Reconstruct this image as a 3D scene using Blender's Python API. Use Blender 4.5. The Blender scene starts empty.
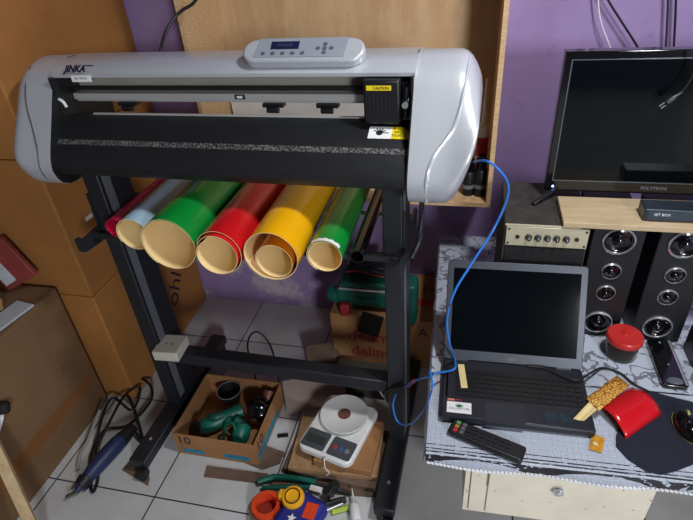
import bpy, bmesh, math, random
from mathutils import Matrix, Vector, Euler
random.seed(7)
S = bpy.context.scene
COL = S.collection
PI = math.pi
# ------------------------------------------------------------------ camera
R = Matrix(((0.97399601, 0.06516171, -0.21699244), (0.21598905, -0.5562556, 0.80245152), (-0.06841415, -0.82845257, -0.55586495)))
CAM = Vector((0, 0, 1.645))
cd = bpy.data.cameras.new('camera'); cam = bpy.data.objects.new('camera', cd); COL.objects.link(cam)
right, down, fwd = (R @ Vector(v) for v in ((1, 0, 0), (0, 1, 0), (0, 0, 1)))
cam.matrix_world = Matrix(((right.x, -down.x, -fwd.x, CAM.x), (right.y, -down.y, -fwd.y, CAM.y), (right.z, -down.z, -fwd.z, CAM.z), (0, 0, 0, 1)))
cd.sensor_width = 36; cd.lens = 520 * 36 / 693; cd.clip_start = .02
S.camera = cam
# ------------------------------------------------------------------ light
w = bpy.data.worlds.new('world'); S.world = w; w.use_nodes = True
w.node_tree.nodes['Background'].inputs[0].default_value = (.62, .75, 1, 1)
w.node_tree.nodes['Background'].inputs[1].default_value = .05
def area(name, loc, target, sx, sy, power, col):
    l = bpy.data.lights.new(name, 'AREA'); l.shape = 'RECTANGLE'; l.size = sx; l.size_y = sy; l.energy = power; l.color = col
    o = bpy.data.objects.new(name, l); COL.objects.link(o); o.location = loc
    o.rotation_euler = (Vector(target) - Vector(loc)).to_track_quat('-Z', 'Y').to_euler(); return o
area('doorway_daylight', (2.4, -2.5, 1.05), (.1, 1.3, .7), .72, 1.9, 14, (.88, .94, 1))
area('window_daylight', (1.70, -2.52, 2.12), (.1, 1.3, .7), .44, .62, 82, (.90, .95, 1))
LAMP = area('ceiling_lamp_light', (.50, .80, 2.34), (.30, .9, .0), .2, .2, 22.5, (.95, .97, 1))
vs = S.view_settings; vs.view_transform = 'Standard'; vs.look = 'None'; vs.gamma = 1; vs.use_curve_mapping = False; vs.exposure = .0

# ------------------------------------------------------------------ pixel helper (measured points of the photograph)
def ray(u, v): return R @ Vector((u - 346.5, v - 260, 520))
def onz(u, v, z): r = ray(u, v); return CAM + r * ((z - CAM.z) / r.z)
def ony(u, v, y): r = ray(u, v); return CAM + r * (y / r.y)

# ------------------------------------------------------------------ materials
def lin(c): return tuple(((x / 255) / 12.92 if x / 255 <= .04045 else ((x / 255 + .055) / 1.055) ** 2.4) for x in c) + (1,)
class N:
    def __init__(s, name):
        s.m = bpy.data.materials.new(name); s.m.use_nodes = True; s.t = s.m.node_tree; s.b = s.t.nodes['Principled BSDF']
    def new(s, k, **kw):
        n = s.t.nodes.new(k)
        for a, v in kw.items(): setattr(n, a, v)
        return n
    def link(s, a, b): s.t.links.new(a, b)
    def math(s, op, a, b=None, c=None):
        n = s.new('ShaderNodeMath', operation=op)
        for i, x in enumerate((a, b, c)):
            if x is None: continue
            if isinstance(x, (int, float)): n.inputs[i].default_value = x
            else: s.link(x, n.inputs[i])
        return n.outputs[0]
    def mix(s, f, a, b):
        n = s.new('ShaderNodeMix', data_type='RGBA')
        for i, x in ((0, f), (6, a), (7, b)):
            if isinstance(x, (int, float)): n.inputs[i].default_value = x
            elif isinstance(x, tuple): n.inputs[i].default_value = x
            else: s.link(x, n.inputs[i])
        return n.outputs[2]
    def noise(s, scale, detail=3, vec=None, rough=.55):
        n = s.new('ShaderNodeTexNoise'); n.inputs['Scale'].default_value = scale; n.inputs['Detail'].default_value = detail; n.inputs['Roughness'].default_value = rough
        if vec: s.link(vec, n.inputs['Vector'])
        return n.outputs['Fac']
    def ramp(s, f, lo, hi):
        n = s.new('ShaderNodeMapRange'); n.inputs[1].default_value = lo; n.inputs[2].default_value = hi; s.link(f, n.inputs[0]); return n.outputs[0]
    def pos(s):
        if not hasattr(s, 'p'):
            s.g = s.new('ShaderNodeNewGeometry'); x = s.new('ShaderNodeSeparateXYZ'); s.link(s.g.outputs['Position'], x.inputs[0]); s.p = x.outputs; s.pv = s.g.outputs['Position']
        return s.p
def mat(name, rgb, rough=.6, metal=0, var=.12, vs_=12, bump=0, bs=60, coat=0, spec=.5, stretch=None):
    n = N(name); c = lin(rgb); tc = n.new('ShaderNodeTexCoord'); vec = tc.outputs['Object']
    if stretch:
        mp = n.new('ShaderNodeMapping'); mp.inputs['Scale'].default_value = stretch; n.link(vec, mp.inputs[0]); vec = mp.outputs[0]
    dk = tuple(x * (1 - var) for x in c[:3]) + (1,); lt = tuple(min(1, x * (1 + var)) for x in c[:3]) + (1,)
    f = n.ramp(n.noise(vs_, 4, vec), .3, .7)
    n.link(n.mix(f, dk, lt), n.b.inputs['Base Color'])
    n.b.inputs['Roughness'].default_value = rough; n.b.inputs['Metallic'].default_value = metal
    n.b.inputs['Coat Weight'].default_value = coat; n.b.inputs['Coat Roughness'].default_value = .08
    n.b.inputs['Specular IOR Level'].default_value = spec
    if bump:
        b = n.new('ShaderNodeBump'); b.inputs['Strength'].default_value = bump; b.inputs['Distance'].default_value = .002
        n.link(n.noise(bs, 3, vec), b.inputs['Height']); n.link(b.outputs[0], n.b.inputs['Normal'])
    return n.m
silver = mat('silver_paint', (190, 193, 198), .33, .25, .04, 300, .05, 400, coat=.3)
silver_d = mat('seam_glint_silver', (226, 229, 233), .25, .5, .03)  # brighter silver: lamp reflection on the right cap seam painted into the colour
blackp = mat('black_plastic', (22, 23, 25), .42, 0, .2, 30, .1, 300)
blackg = mat('black_gloss', (10, 11, 13), .12, 0, .1, 20, coat=.4)
blackm = mat('black_powder_coat', (34, 37, 42), .45, .1, .12, 40, .1, 300)
rubber = mat('black_rubber', (18, 18, 18), .7, 0, .2)
alu = mat('brushed_aluminium', (196, 196, 192), .4, .35, .08, 80, stretch=(.1, 1, 1))
chrome = mat('chrome', (210, 212, 215), .2, .75, .02)
greystrip = mat('grey_channel', (112, 118, 126), .45, .3, .06)
white = mat('white_plastic', (228, 228, 225), .35, 0, .03, coat=.2)
cream = mat('cream_paint', (248, 238, 214), .6, 0, .07, 9, .1)
creamd = mat('drawer_gap_shade', (150, 138, 112), .7)  # darker cream for the painted shadow lines beside the drawer
backing = mat('cream_backing_paper', (252, 222, 160), .6, 0, .03, 6)
vred = mat('red_vinyl', (206, 22, 30), .22, 0, .05, 5, coat=.5)
vyel = mat('yellow_vinyl', (246, 178, 10), .22, 0, .05, 5, coat=.5)
vora = mat('orange_vinyl', (226, 128, 14), .25, 0, .05, 5, coat=.4)
vgrn = mat('green_vinyl', (12, 138, 52), .22, 0, .05, 5, coat=.5)
vblu = mat('pale_blue_vinyl', (176, 206, 224), .25, 0, .05, 5, coat=.4)
vmag = mat('magenta_vinyl', (196, 24, 62), .25, 0, .05, 5, coat=.4)
vblk = mat('black_vinyl', (12, 12, 13), .1, 0, .05, 5, coat=.6)
ink = mat('dark_ink', (30, 26, 40), .6)
inkred = mat('red_ink', (196, 44, 44), .7, 0, .2, 30)
inkblue = mat('blue_print', (44, 122, 150), .7, 0, .4, 40)
yellowst = mat('yellow_sticker', (232, 206, 26), .4)
whitest = mat('white_sticker', (232, 232, 228), .5, 0, .03)
greytext = mat('grey_print', (120, 122, 126), .5)
cgreen = mat('green_tool_plastic', (14, 96, 82), .42, 0, .15, 20)
cgreen2 = mat('dark_green_tool_plastic', (8, 84, 66), .45, 0, .2, 20)
bluetool = mat('blue_tool_plastic', (30, 44, 78), .45, 0, .12)
redp = mat('red_plastic', (196, 46, 42), .35, 0, .06, 15, coat=.15)
orangep = mat('orange_plastic', (226, 72, 34), .4, 0, .06)
yelp = mat('yellow_plastic', (240, 176, 30), .35, 0, .06)
bluep = mat('blue_fabric', (28, 38, 128), .6, 0, .1)
lime = mat('lime_plastic', (170, 190, 60), .5)
cable_b = mat('blue_cable', (40, 116, 205), .3, 0, .08, coat=.3)
cable_k = mat('black_cable', (20, 19, 22), .5, 0, .1)
cable_w = mat('white_cable', (225, 225, 228), .5, 0, .02)
lapgrey = mat('laptop_dark_grey', (58, 62, 70), .38, .3, .06, 60)
lapdeck = mat('laptop_deck', (40, 41, 47), .4, .2, .1, 60)
keym = mat('key_black', (20, 21, 23), .45, 0, .15)
padm = mat('navy_cloth', (20, 25, 42), .85, 0, .12, 100, .2, 500)
masking = mat('masking_tape', (222, 200, 140), .6, 0, .06, 40)
ambertape = mat('amber_tape', (206, 146, 40), .3, 0, .15, 60, coat=.3)
faceplate = mat('amp_faceplate', (202, 194, 164), .4, .4, .06, 30)
amptop = mat('amp_carpet', (54, 49, 46), .85, 0, .35, 25, .3, 200)
cone = mat('speaker_cone', (34, 36, 40), .5, 0, .1)
spkside = mat('speaker_vinyl', (14, 14, 19), .5, 0, .15)
glassd = mat('screen_glass', (7, 11, 14), .07, 0, .05, spec=.22)
bluebox = mat('crushed_paper', (172, 178, 182), .7, 0, .1, 20, .2)
reddk = mat('dark_red_card', (128, 52, 46), .6, 0, .2, 12)
brownmet = mat('brown_pink_metal', (124, 82, 74), .4, .3, .15)

def carton(name, rgb, dark=.3, sc=3):
    n = N(name); c = lin(rgb); p = n.pos(); pv = n.pv
    f = n.ramp(n.noise(sc, 5, pv), .35, .7)
    mp = n.new('ShaderNodeMapping'); mp.inputs['Scale'].default_value = (1, 1, .05); n.link(pv, mp.inputs[0])
    fl = n.noise(160, 2, mp.outputs[0])
    base = n.mix(f, c, tuple(x * (1 - dark) for x in c[:3]) + (1,))
    base = n.mix(n.math('MULTIPLY', n.ramp(fl, .4, .7), .18), base, tuple(x * .6 for x in c[:3]) + (1,))
    n.link(base, n.b.inputs['Base Color']); n.b.inputs['Roughness'].default_value = .8; n.b.inputs['Specular IOR Level'].default_value = .25
    return n.m
ctn_orange = carton('orange_brown_cardboard', (176, 120, 64), .28)
ctn_brown = carton('brown_cardboard', (128, 98, 68), .3)
ctn_tan = carton('tan_cardboard', (172, 124, 82), .25, 6)
ctn_tape = carton('brown_packing_tape', (128, 84, 48), .15, 6)
ctn_dirty = carton('dirty_cardboard', (118, 96, 82), .4, 14)

def wood(name, rgb, dark, scale=(1, 1, 6), stain=False):
    n = N(name); c = lin(rgb); p = n.pos(); tc = n.new('ShaderNodeTexCoord'); mp = n.new('ShaderNodeMapping'); mp.inputs['Scale'].default_value = scale
    n.link(tc.outputs['Object'], mp.inputs[0])
    f = n.ramp(n.noise(9, 6, mp.outputs[0], .65), .3, .75)
    col = n.mix(f, c, lin(dark))
    n.link(col, n.b.inputs['Base Color']); n.b.inputs['Roughness'].default_value = .6
    return n.m
ply = wood('plywood_face', (205, 172, 132), (178, 140, 98), (2, 2, .6))
plyedge = wood('plywood_edge', (222, 190, 146), (170, 130, 88), (6, 6, 40))
boardw = wood('light_board', (206, 184, 150), (178, 152, 116), (1, 6, 6))
stickw = wood('pale_stick', (206, 180, 138), (170, 140, 98), (6, 6, 1))
mdf = wood('scrap_board', (176, 142, 100), (140, 104, 70), (5, 2, 4))

def wallmat():
    n = N('purple_painted_plaster'); x, y, z = n.pos(); pv = n.pv
    c1 = lin((162, 138, 186)); c2 = lin((142, 118, 164))
    col = n.mix(n.ramp(n.noise(2.5, 4, pv), .3, .7), c1, c2)
    # dirt marks and peeled patches low on the wall
    pz = n.ramp(z, .62, .12); pn = n.ramp(n.noise(7, 6, pv, .6), .50, .60); pm = n.math('MULTIPLY', pz, pn)
    px = n.ramp(x, .1, -.3)
    pm = n.math('MULTIPLY', pm, px)
    col = n.mix(n.math('MULTIPLY', pm, .75), col, lin((196, 186, 186)))
    d = n.math('MULTIPLY', n.ramp(n.noise(14, 5, pv), .62, .72), .35)
    col = n.mix(d, col, lin((100, 80, 120)))
    n.link(col, n.b.inputs['Base Color']); n.b.inputs['Roughness'].default_value = .55
    b = n.new('ShaderNodeBump'); b.inputs['Strength'].default_value = .25; b.inputs['Distance'].default_value = .004
    n.link(n.noise(30, 4, pv), b.inputs['Height']); n.link(b.outputs[0], n.b.inputs['Normal'])
    return n.m
purple = wallmat()
plain = mat('dull_wall_paint', (112, 100, 112), .8)
def tilemat():
    n = N('white_floor_tiles'); x, y, z = n.pos(); pv = n.pv
    def line(c, off):
        m = n.math('FLOORED_MODULO', n.math('ADD', c, -off), .4)
        a = n.math('ABSOLUTE', n.math('SUBTRACT', m, .2))
        return n.math('GREATER_THAN', a, .1974)
    g = n.math('MAXIMUM', line(x, -.99), line(y, .85))
    base = n.mix(n.ramp(n.noise(5, 5, pv), .3, .75), lin((206, 208, 208)), lin((182, 180, 176)))
    sp = n.math('MULTIPLY', n.ramp(n.noise(60, 3, pv), .62, .8), .35)
    base = n.mix(sp, base, lin((120, 108, 96)))
    n.link(n.mix(g, base, lin((54, 50, 48))), n.b.inputs['Base Color'])
    n.b.inputs['Roughness'].default_value = .32
    return n.m
tiles = tilemat()
def clothmat():
    n = N('patterned_plastic_tablecloth'); tco = n.new('ShaderNodeTexCoord'); sx = n.new('ShaderNodeSeparateXYZ'); pv = tco.outputs['Object']; n.link(pv, sx.inputs[0]); x, y, z = sx.outputs
    def V(scale, feat, rnd=1):
        v = n.new('ShaderNodeTexVoronoi'); v.feature = feat; v.inputs['Scale'].default_value = scale; v.inputs['Randomness'].default_value = rnd; n.link(pv, v.inputs['Vector']); return v.outputs['Distance']
    white_ = lin((186, 193, 206)); blk = lin((28, 28, 34)); gry = lin((128, 132, 146))
    hexl = n.math('LESS_THAN', V(62, 'DISTANCE_TO_EDGE', .35), .05)
    col = n.mix(n.math('MULTIPLY', hexl, .55), white_, gry)
    # lace-like rings inside cells
    rg = V(62, 'F1', .35); ring = n.math('LESS_THAN', n.math('ABSOLUTE', n.math('SUBTRACT', rg, .24)), .035)
    col = n.mix(n.math('MULTIPLY', ring, .45), col, gry)
    # ornamental vines further back
    nz = n.noise(15, 2.5, pv); vine = n.math('LESS_THAN', n.math('ABSOLUTE', n.math('SUBTRACT', nz, .5)), .022)
    nz2 = n.noise(28, 2, pv); leaf = n.math('GREATER_THAN', nz2, .67)
    orn = n.math('MAXIMUM', vine, leaf)
    back = n.math('GREATER_THAN', y, 1.10)
    col2 = n.mix(n.math('MULTIPLY', orn, .7), white_, lin((52, 52, 58)))
    col = n.mix(back, col, col2)
    # black dashed border bands
    mpn = n.new('ShaderNodeMapping'); mpn.inputs['Scale'].default_value = (45, 260, 1); n.link(pv, mpn.inputs[0])
    dash = n.math('GREATER_THAN', n.noise(1, 2, mpn.outputs[0]), .40)
    def band(y0, y1, c=y): return n.math('MULTIPLY', n.math('GREATER_THAN', c, y0), n.math('LESS_THAN', c, y1))
    b = n.math('MAXIMUM', band(.824, .8285), n.math('MAXIMUM', band(.833, .8365), n.math('MAXIMUM', band(.846, .8485), band(1.09, 1.096))))
    b = n.math('MULTIPLY', b, dash)
    b = n.math('MAXIMUM', b, n.math('MULTIPLY', dash, band(.812, .818)))
    col = n.mix(b, col, blk)
    n.link(col, n.b.inputs['Base Color']); n.b.inputs['Roughness'].default_value = .4
    return n.m
cloth = clothmat()
def jarglass():
    n = N('dark_glass'); n.b.inputs['Base Color'].default_value = (.25, .22, .2, 1); n.b.inputs['Roughness'].default_value = .05; n.b.inputs['Transmission Weight'].default_value = .85; n.b.inputs['IOR'].default_value = 1.2
    return n.m
glass = jarglass()
def netmat():
    n = N('yellow_mesh_vinyl'); tc = n.new('ShaderNodeTexCoord'); v = n.new('ShaderNodeTexVoronoi'); v.feature = 'DISTANCE_TO_EDGE'; v.inputs['Scale'].default_value = 130; n.link(tc.outputs['Object'], v.inputs['Vector'])
    f = n.math('LESS_THAN', v.outputs['Distance'], .12)
    n.link(n.mix(f, lin((226, 176, 82)), lin((150, 92, 26))), n.b.inputs['Base Color']); n.b.inputs['Roughness'].default_value = .5; return n.m
netm = netmat()
ledm = N('blue_led'); ledm.b.inputs['Emission Color'].default_value = (.15, .35, 1, 1); ledm.b.inputs['Emission Strength'].default_value = 6; ledm = ledm.m
lampm = N('lamp_diffuser'); lampm.b.inputs['Emission Color'].default_value = (1, 1, 1, 1); lampm.b.inputs['Emission Strength'].default_value = 3; lampm = lampm.m

# ------------------------------------------------------------------ mesh builder
ROOT = {}
class MB:
    def __init__(s): s.b = bmesh.new()
    def box(s, x0, x1, y0, y1, z0, z1, M=None):
        v = [s.b.verts.new(p) for p in ((x0,y0,z0),(x1,y0,z0),(x1,y1,z0),(x0,y1,z0),(x0,y0,z1),(x1,y0,z1),(x1,y1,z1),(x0,y1,z1))]
        for f in ((0,3,2,1),(4,5,6,7),(0,1,5,4),(1,2,6,5),(2,3,7,6),(3,0,4,7)): s.b.faces.new([v[i] for i in f])
        if M: bmesh.ops.transform(s.b, matrix=M, verts=v)
        return s
    def prism(s, pts, axis, a, b):
        """closed outline of 2D points extruded along axis from a to b"""
        def P(p, t): return {'x': (t, p[0], p[1]), 'y': (p[0], t, p[1]), 'z': (p[0], p[1], t)}[axis]
        A = [s.b.verts.new(P(p, a)) for p in pts]; B = [s.b.verts.new(P(p, b)) for p in pts]; n = len(pts)
        s.b.faces.new(A); s.b.faces.new(B[::-1])
        for i in range(n): s.b.faces.new((A[i], B[i], B[(i+1) % n], A[(i+1) % n]))
        return s
    def lathe(s, prof, c=(0,0,0), ax=(0,0,1), seg=28, sx=1, sy=1):
        """profile [(r, h)] turned about ax through c"""
        q = Vector(ax).normalized().to_track_quat('Z', 'Y'); c = Vector(c); rings = []
        for r, h in prof:
            if r < 1e-6: rings.append([s.b.verts.new(c + q @ Vector((0, 0, h)))])
            else: rings.append([s.b.verts.new(c + q @ Vector((r*sx*math.cos(2*PI*k/seg), r*sy*math.sin(2*PI*k/seg), h))) for k in range(seg)])
        for a, b in zip(rings, rings[1:]):
            for k in range(seg):
                j = (k+1) % seg
                if len(a) == 1 and len(b) == 1: continue
                if len(a) == 1: s.b.faces.new((a[0], b[k], b[j]))
                elif len(b) == 1: s.b.faces.new((a[k], a[j], b[0]))
                else: s.b.faces.new((a[k], a[j], b[j], b[k]))
        return s
    def cyl(s, a, b, r, r2=None, seg=20):
        a, b = Vector(a), Vector(b); h = (b-a).length
        return s.lathe([(0, 0), (r, 0), (r if r2 is None else r2, h), (0, h)], a, b-a, seg)
    def tube(s, pts, r, seg=8, smooth=5):
        P = [Vector(p) for p in pts]
        if smooth and len(P) > 2:
            Q = []
            for i in range(len(P)-1):
                p0 = P[max(i-1, 0)]; p1 = P[i]; p2 = P[i+1]; p3 = P[min(i+2, len(P)-1)]
                for k in range(smooth):
                    t = k/smooth
                    Q.append(.5*((2*p1)+(p2-p0)*t+(2*p0-5*p1+4*p2-p3)*t*t+(3*p1-p0-3*p2+p3)*t**3))
            Q.append(P[-1]); P = Q
        rings = []; up = Vector((.13, .21, 1)).normalized()
        for i, p in enumerate(P):
            d = (P[min(i+1, len(P)-1)] - P[max(i-1, 0)]).normalized()
            u = d.cross(up)
            if u.length < .05: u = d.cross(Vector((1, 0, 0)))
            u.normalize(); v = d.cross(u); up = -v if v.z < 0 and False else up
            rings.append([s.b.verts.new(p + r*(math.cos(2*PI*k/seg)*u + math.sin(2*PI*k/seg)*v)) for k in range(seg)])
        for a, b in zip(rings, rings[1:]):
            for k in range(seg): s.b.faces.new((a[k], a[(k+1) % seg], b[(k+1) % seg], b[k]))
        s.b.faces.new(rings[0]); s.b.faces.new(rings[-1][::-1]); return s
    def sheet(s, grid, th):
        """grid of points (rows of columns) given thickness th downwards/backwards along the normal"""
        G = [[Vector(p) for p in row] for row in grid]; nr, nc = len(G), len(G[0])
        def nrm(i, j):
            a = G[min(i+1, nr-1)][j]-G[max(i-1, 0)][j]; b = G[i][min(j+1, nc-1)]-G[i][max(j-1, 0)][j*0:] if False else G[i][min(j+1, nc-1)]-G[i][max(j-1, 0)]
            return a.cross(b).normalized()
        T = [[s.b.verts.new(G[i][j]) for j in range(nc)] for i in range(nr)]
        U = [[s.b.verts.new(G[i][j] + nrm(i, j)*th) for j in range(nc)] for i in range(nr)]
        for i in range(nr-1):
            for j in range(nc-1):
                s.b.faces.new((T[i][j], T[i][j+1], T[i+1][j+1], T[i+1][j])); f = s.b.faces.new((U[i][j], U[i+1][j], U[i+1][j+1], U[i][j+1])); f.material_index = 1
        for i in range(nr-1):
            for j in (0, nc-1):
                f = s.b.faces.new((T[i][j], T[i+1][j], U[i+1][j], U[i][j])); f.material_index = 1
        for j in range(nc-1):
            for i in (0, nr-1):
                f = s.b.faces.new((T[i][j], T[i][j+1], U[i][j+1], U[i][j])); f.material_index = 1
        return s
    def build(s, name, m, parent=None, bevel=0, smooth=False, local=False, seg=2, sub=0, label=None, M=None):
        bmesh.ops.recalc_face_normals(s.b, faces=s.b.faces)
        if M: bmesh.ops.transform(s.b, matrix=M, verts=s.b.verts)
        root = ROOT.get(parent.name if parent else None)
        if root and not local: bmesh.ops.transform(s.b, matrix=root.inverted(), verts=s.b.verts)
        me = bpy.data.meshes.new(name); s.b.to_mesh(me); s.b.free()
        for mm in (m if isinstance(m, (list, tuple)) else [m]): me.materials.append(mm)
        o = bpy.data.objects.new(name, me); COL.objects.link(o)
        if parent: o.parent = parent; ROOT[o.name] = root
        else: ROOT[o.name] = Matrix()
        if smooth:
            for p in me.polygons: p.use_smooth = True
            if not sub and smooth != 'all':
                me.set_sharp_from_angle(angle=math.radians(40))
        if sub:
            d = o.modifiers.new('s', 'SUBSURF'); d.levels = d.render_levels = sub
        if bevel:
            d = o.modifiers.new('b', 'BEVEL'); d.width = bevel; d.segments = seg; d.limit_method = 'ANGLE'; d.angle_limit = math.radians(35)
            for p in me.polygons: p.use_smooth = True
            me.set_sharp_from_angle(angle=math.radians(40))
        if label: o['label'] = label
        return o
def tag(o, label, cat, group=None):
    o['label'] = label; o['category'] = cat
    if group: o['group'] = group
    return o
def thing(name, loc, rz, label, cat, group=None):
    o = bpy.data.objects.new(name, None); COL.objects.link(o); o.location = loc; o.rotation_euler = (0, 0, rz); o.empty_display_size = .05
    ROOT[o.name] = Matrix.Translation(loc) @ Matrix.Rotation(rz, 4, 'Z'); return tag(o, label, cat, group)
def structure(o): o['kind'] = 'structure'; return o
def text(name, s, size, origin, xd, yd, m, parent, ext=.0004, shear=0, bold=0):
    cu = bpy.data.curves.new('t', 'FONT'); cu.body = s; cu.size = size; cu.extrude = ext; cu.shear = shear; cu.offset = bold
    cu.align_x = 'CENTER'; cu.align_y = 'CENTER'; cu.resolution_u = 3
    t = bpy.data.objects.new('t', cu); COL.objects.link(t); bpy.context.view_layer.update()
    me = bpy.data.meshes.new_from_object(t.evaluated_get(bpy.context.evaluated_depsgraph_get())); bpy.data.objects.remove(t); bpy.data.curves.remove(cu)
    xd = Vector(xd).normalized(); yd = Vector(yd); yd = (yd - xd*yd.dot(xd)).normalized(); zd = xd.cross(yd)
    M = Matrix((xd, yd, zd)).transposed().to_4x4(); M.translation = Vector(origin)
    b = MB(); b.b.from_mesh(me); bpy.data.meshes.remove(me)
    bmesh.ops.transform(b.b, matrix=M, verts=b.b.verts)
    return b.build(name, m, parent)
def yaw(o, pivot, deg):
    P_ = Vector((pivot[0], pivot[1], 0)); M_ = Matrix.Translation(P_) @ Matrix.Rotation(math.radians(deg), 4, 'Z') @ Matrix.Translation(-P_)
    o.matrix_basis = M_ @ o.matrix_basis
def frame_M(o, xd, yd):
    xd = Vector(xd).normalized(); yd = Vector(yd); yd = (yd - xd*yd.dot(xd)).normalized(); zd = xd.cross(yd)
    M = Matrix((xd, yd, zd)).transposed().to_4x4(); M.translation = Vector(o); return M

# ------------------------------------------------------------------ room
WY = 1.94; XL, XR, YF, ZC = -2.1, 2.95, -2.6, 2.75
structure(MB().box(XL-.1, XR+.1, YF-.1, WY+.1, -.08, 0).build('floor', tiles))
structure(MB().box(XL-.1, XR+.1, WY, WY+.1, 0, ZC).build('wall_back', purple))
structure(MB().box(XL-.1, XL, YF, WY, 0, ZC).build('wall_left', plain))
structure(MB().box(XR, XR+.1, YF, WY, 0, ZC).build('wall_right', purple))
structure(MB().box(XL-.1, 1.46, YF-.1, YF, 0, ZC).box(1.46, 1.94, YF-.1, YF, 0, 1.79).box(1.46, 1.94, YF-.1, YF, 2.45, ZC).box(1.94, 2.0, YF-.1, YF, 0, ZC).box(2.8, XR+.1, YF-.1, YF, 0, ZC).box(2.0, 2.8, YF-.1, YF, 2.1, ZC).build('wall_front', plain))
structure(MB().box(1.43, 1.47, YF-.02, YF+.01, 1.76, 2.48).box(1.93, 1.97, YF-.02, YF+.01, 1.76, 2.48).box(1.47, 1.93, YF-.02, YF+.01, 1.76, 1.80).box(1.47, 1.93, YF-.02, YF+.01, 2.44, 2.48).build('window_1', stickw))
structure(MB().box(1.975, 2.02, YF-.11, YF+.02, 0, 2.15).box(2.78, 2.82, YF-.11, YF+.02, 0, 2.15).box(1.975, 2.82, YF-.11, YF+.02, 2.1, 2.15).build('door_1', stickw))
structure(MB().box(XL-.1, XR+.1, YF-.1, WY+.1, ZC, ZC+.08).build('ceiling', mat('dark_ceiling_boards', (74, 66, 60), .8)))

# ------------------------------------------------------------------ wall shelf
sx0, sx1, sy0, sy1, sz0, sz1 = -.945, .082, 1.66, WY-.002, .757, 1.66
sh = thing('wall_shelf', (-.43, 1.8, sz0), 0, 'open box shelf of pale plywood hung on the purple wall behind the cutting machine', 'shelf')
MB().box(sx0, sx1, sy1-.012, sy1, sz0, sz1).build('back_panel', ply, sh)
MB().box(sx0, sx0+.015, sy0, sy1-.0122, sz0+.0165, sz1).build('side_panel', plyedge, sh)
MB().box(sx1-.015, sx1, sy0, sy1-.0122, sz0+.0165, sz1).build('side_panel', plyedge, sh)
MB().box(sx0, sx1, sy0, sy1-.0122, sz0, sz0+.016).build('bottom_board', plyedge, sh)
MB().box(sx0, sx1, sy0, sy1, sz1+.0002, sz1+.016).build('top_board', plyedge, sh)
SZ = sz0+.0162
tag(MB().box(-.92, -.20, 1.875, 1.887, SZ, 1.085, Matrix.Rotation(0, 4, 'X')).build('paper_sheet', whitest), 'white sheet standing in the plywood shelf, seen through the slot of the cutter', 'sheet')
st = thing('sealant_tube', (.040, 1.80, SZ), 0, 'red and white sealant tube with a white nozzle standing in the shelf', 'tube')
MB().lathe([(0, 0), (.021, 0), (.021, .215), (.018, .225), (0, .225)], (.040, 1.80, SZ)).build('barrel', redp, st, smooth=True)
MB().lathe([(.0212, .19), (.0214, .19), (.0214, .216), (.0185, .2262), (.009, .23), (.009, .24), (0, .24)], (.040, 1.80, SZ)).build('shoulder', whitest, st, smooth=True)
MB().lathe([(.0213, .105), (.0216, .105), (.0216, .118), (.0213, .118)], (.040, 1.80, SZ)).build('printed_band', whitest, st, smooth=True, label='white band on the red barrel')
MB().lathe([(0, .238), (.008, .238), (.0055, .30), (.0028, .385), (0, .385)], (.040, 1.80, SZ), seg=14).build('nozzle', whitest, st, smooth=True)
text('lettering', 'SIL', .02, (.036, 1.7775, SZ+.165), (1, 0, 0), (0, 0, 1), ink, st)
for (x, y, r, h, nm, lb) in ((.003, 1.73, .022, .135, 'spray_can', 'black capped can standing in the shelf, nearer the cutter end cap'), (.043, 1.725, .021, .15, 'black_bottle', 'black bottle with ribbed cap standing in the shelf corner in front of the sealant tube')):
    t = thing(nm, (x, y, SZ), 0, lb, 'bottle', None)
    MB().lathe([(0, 0), (r, 0), (r, h*.62), (r*.9, h*.66), (0, h*.66)], (x, y, SZ)).build('body', blackp, t, smooth=True)
    b = MB().lathe([(0, h*.661), (r*.78, h*.661), (r*.78, h*.96), (r*.7, h), (0, h)], (x, y, SZ))
    for k in range(12):
        a = k*PI/6; b.box(-.0015, .0015, r*.77, r*.86, h*.67, h*.92, Matrix.Translation((x, y, SZ)) @ Matrix.Rotation(a, 4, 'Z'))
    b.build('cap', blackg, t, smooth=True)
    MB().lathe([(r+.0002, h*.2), (r+.0006, h*.2), (r+.0006, h*.3), (r+.0002, h*.3)], (x, y, SZ)).build('label_band', greytext, t, smooth=True)

# ------------------------------------------------------------------ cartons on the left
CX = -1.30; CY = 1.242
def big_carton(z0, z1, label, extra=0):
    t = thing('cardboard_carton', (-1.68, 1.59, z0), 0, label, 'carton', 'tall stack of orange-brown cartons at the left')
    MB().box(-2.08, CX-extra, CY+extra, WY-.01, z0, z1).build('box_body', ctn_orange, t, bevel=.006)
    return t
c1 = big_carton(0.001, .54, 'bottom orange-brown carton of the tall stack, handwriting on its side near the wall')
c2 = big_carton(.543, 1.072, 'middle orange-brown carton of the tall stack beside the cutter stand', .002)
c3 = big_carton(1.075, 1.66, 'topmost orange-brown carton of the tall stack, rising out of the picture', .004)
text('handwriting', 'ohl', .13, (CX+.0006, 1.70, .235), (0, .62, .78), (0, -.78, .62), ink, c1, shear=.1)
text('handwriting', 'l', .10, (CX+.0006, 1.60, .40), (0, .55, .83), (0, -.83, .55), ink, c1)
MB().box(CX-.0015, CX+.0004, 1.350, 1.387, .800, .815).build('paper_label', whitest, c2)
BH = .593
bb = thing('brown_box', (-1.75, .72, .001), 0, 'large brown cardboard box on the floor at the left edge, tape across its side', 'carton')
MB().box(-2.085, -1.42, .15, 1.222, .001, BH).build('box_body', ctn_brown, bb, bevel=.006)
p0 = Vector((-1.4193, 1.14, .33)); 
MB().box(0, .0006, 0, .95, -.028, .028, Matrix.Translation((-1.4197, .24, .165)) @ Matrix.Rotation(math.radians(0), 4, 'X')).build('tape', ctn_tape, bb)
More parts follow.
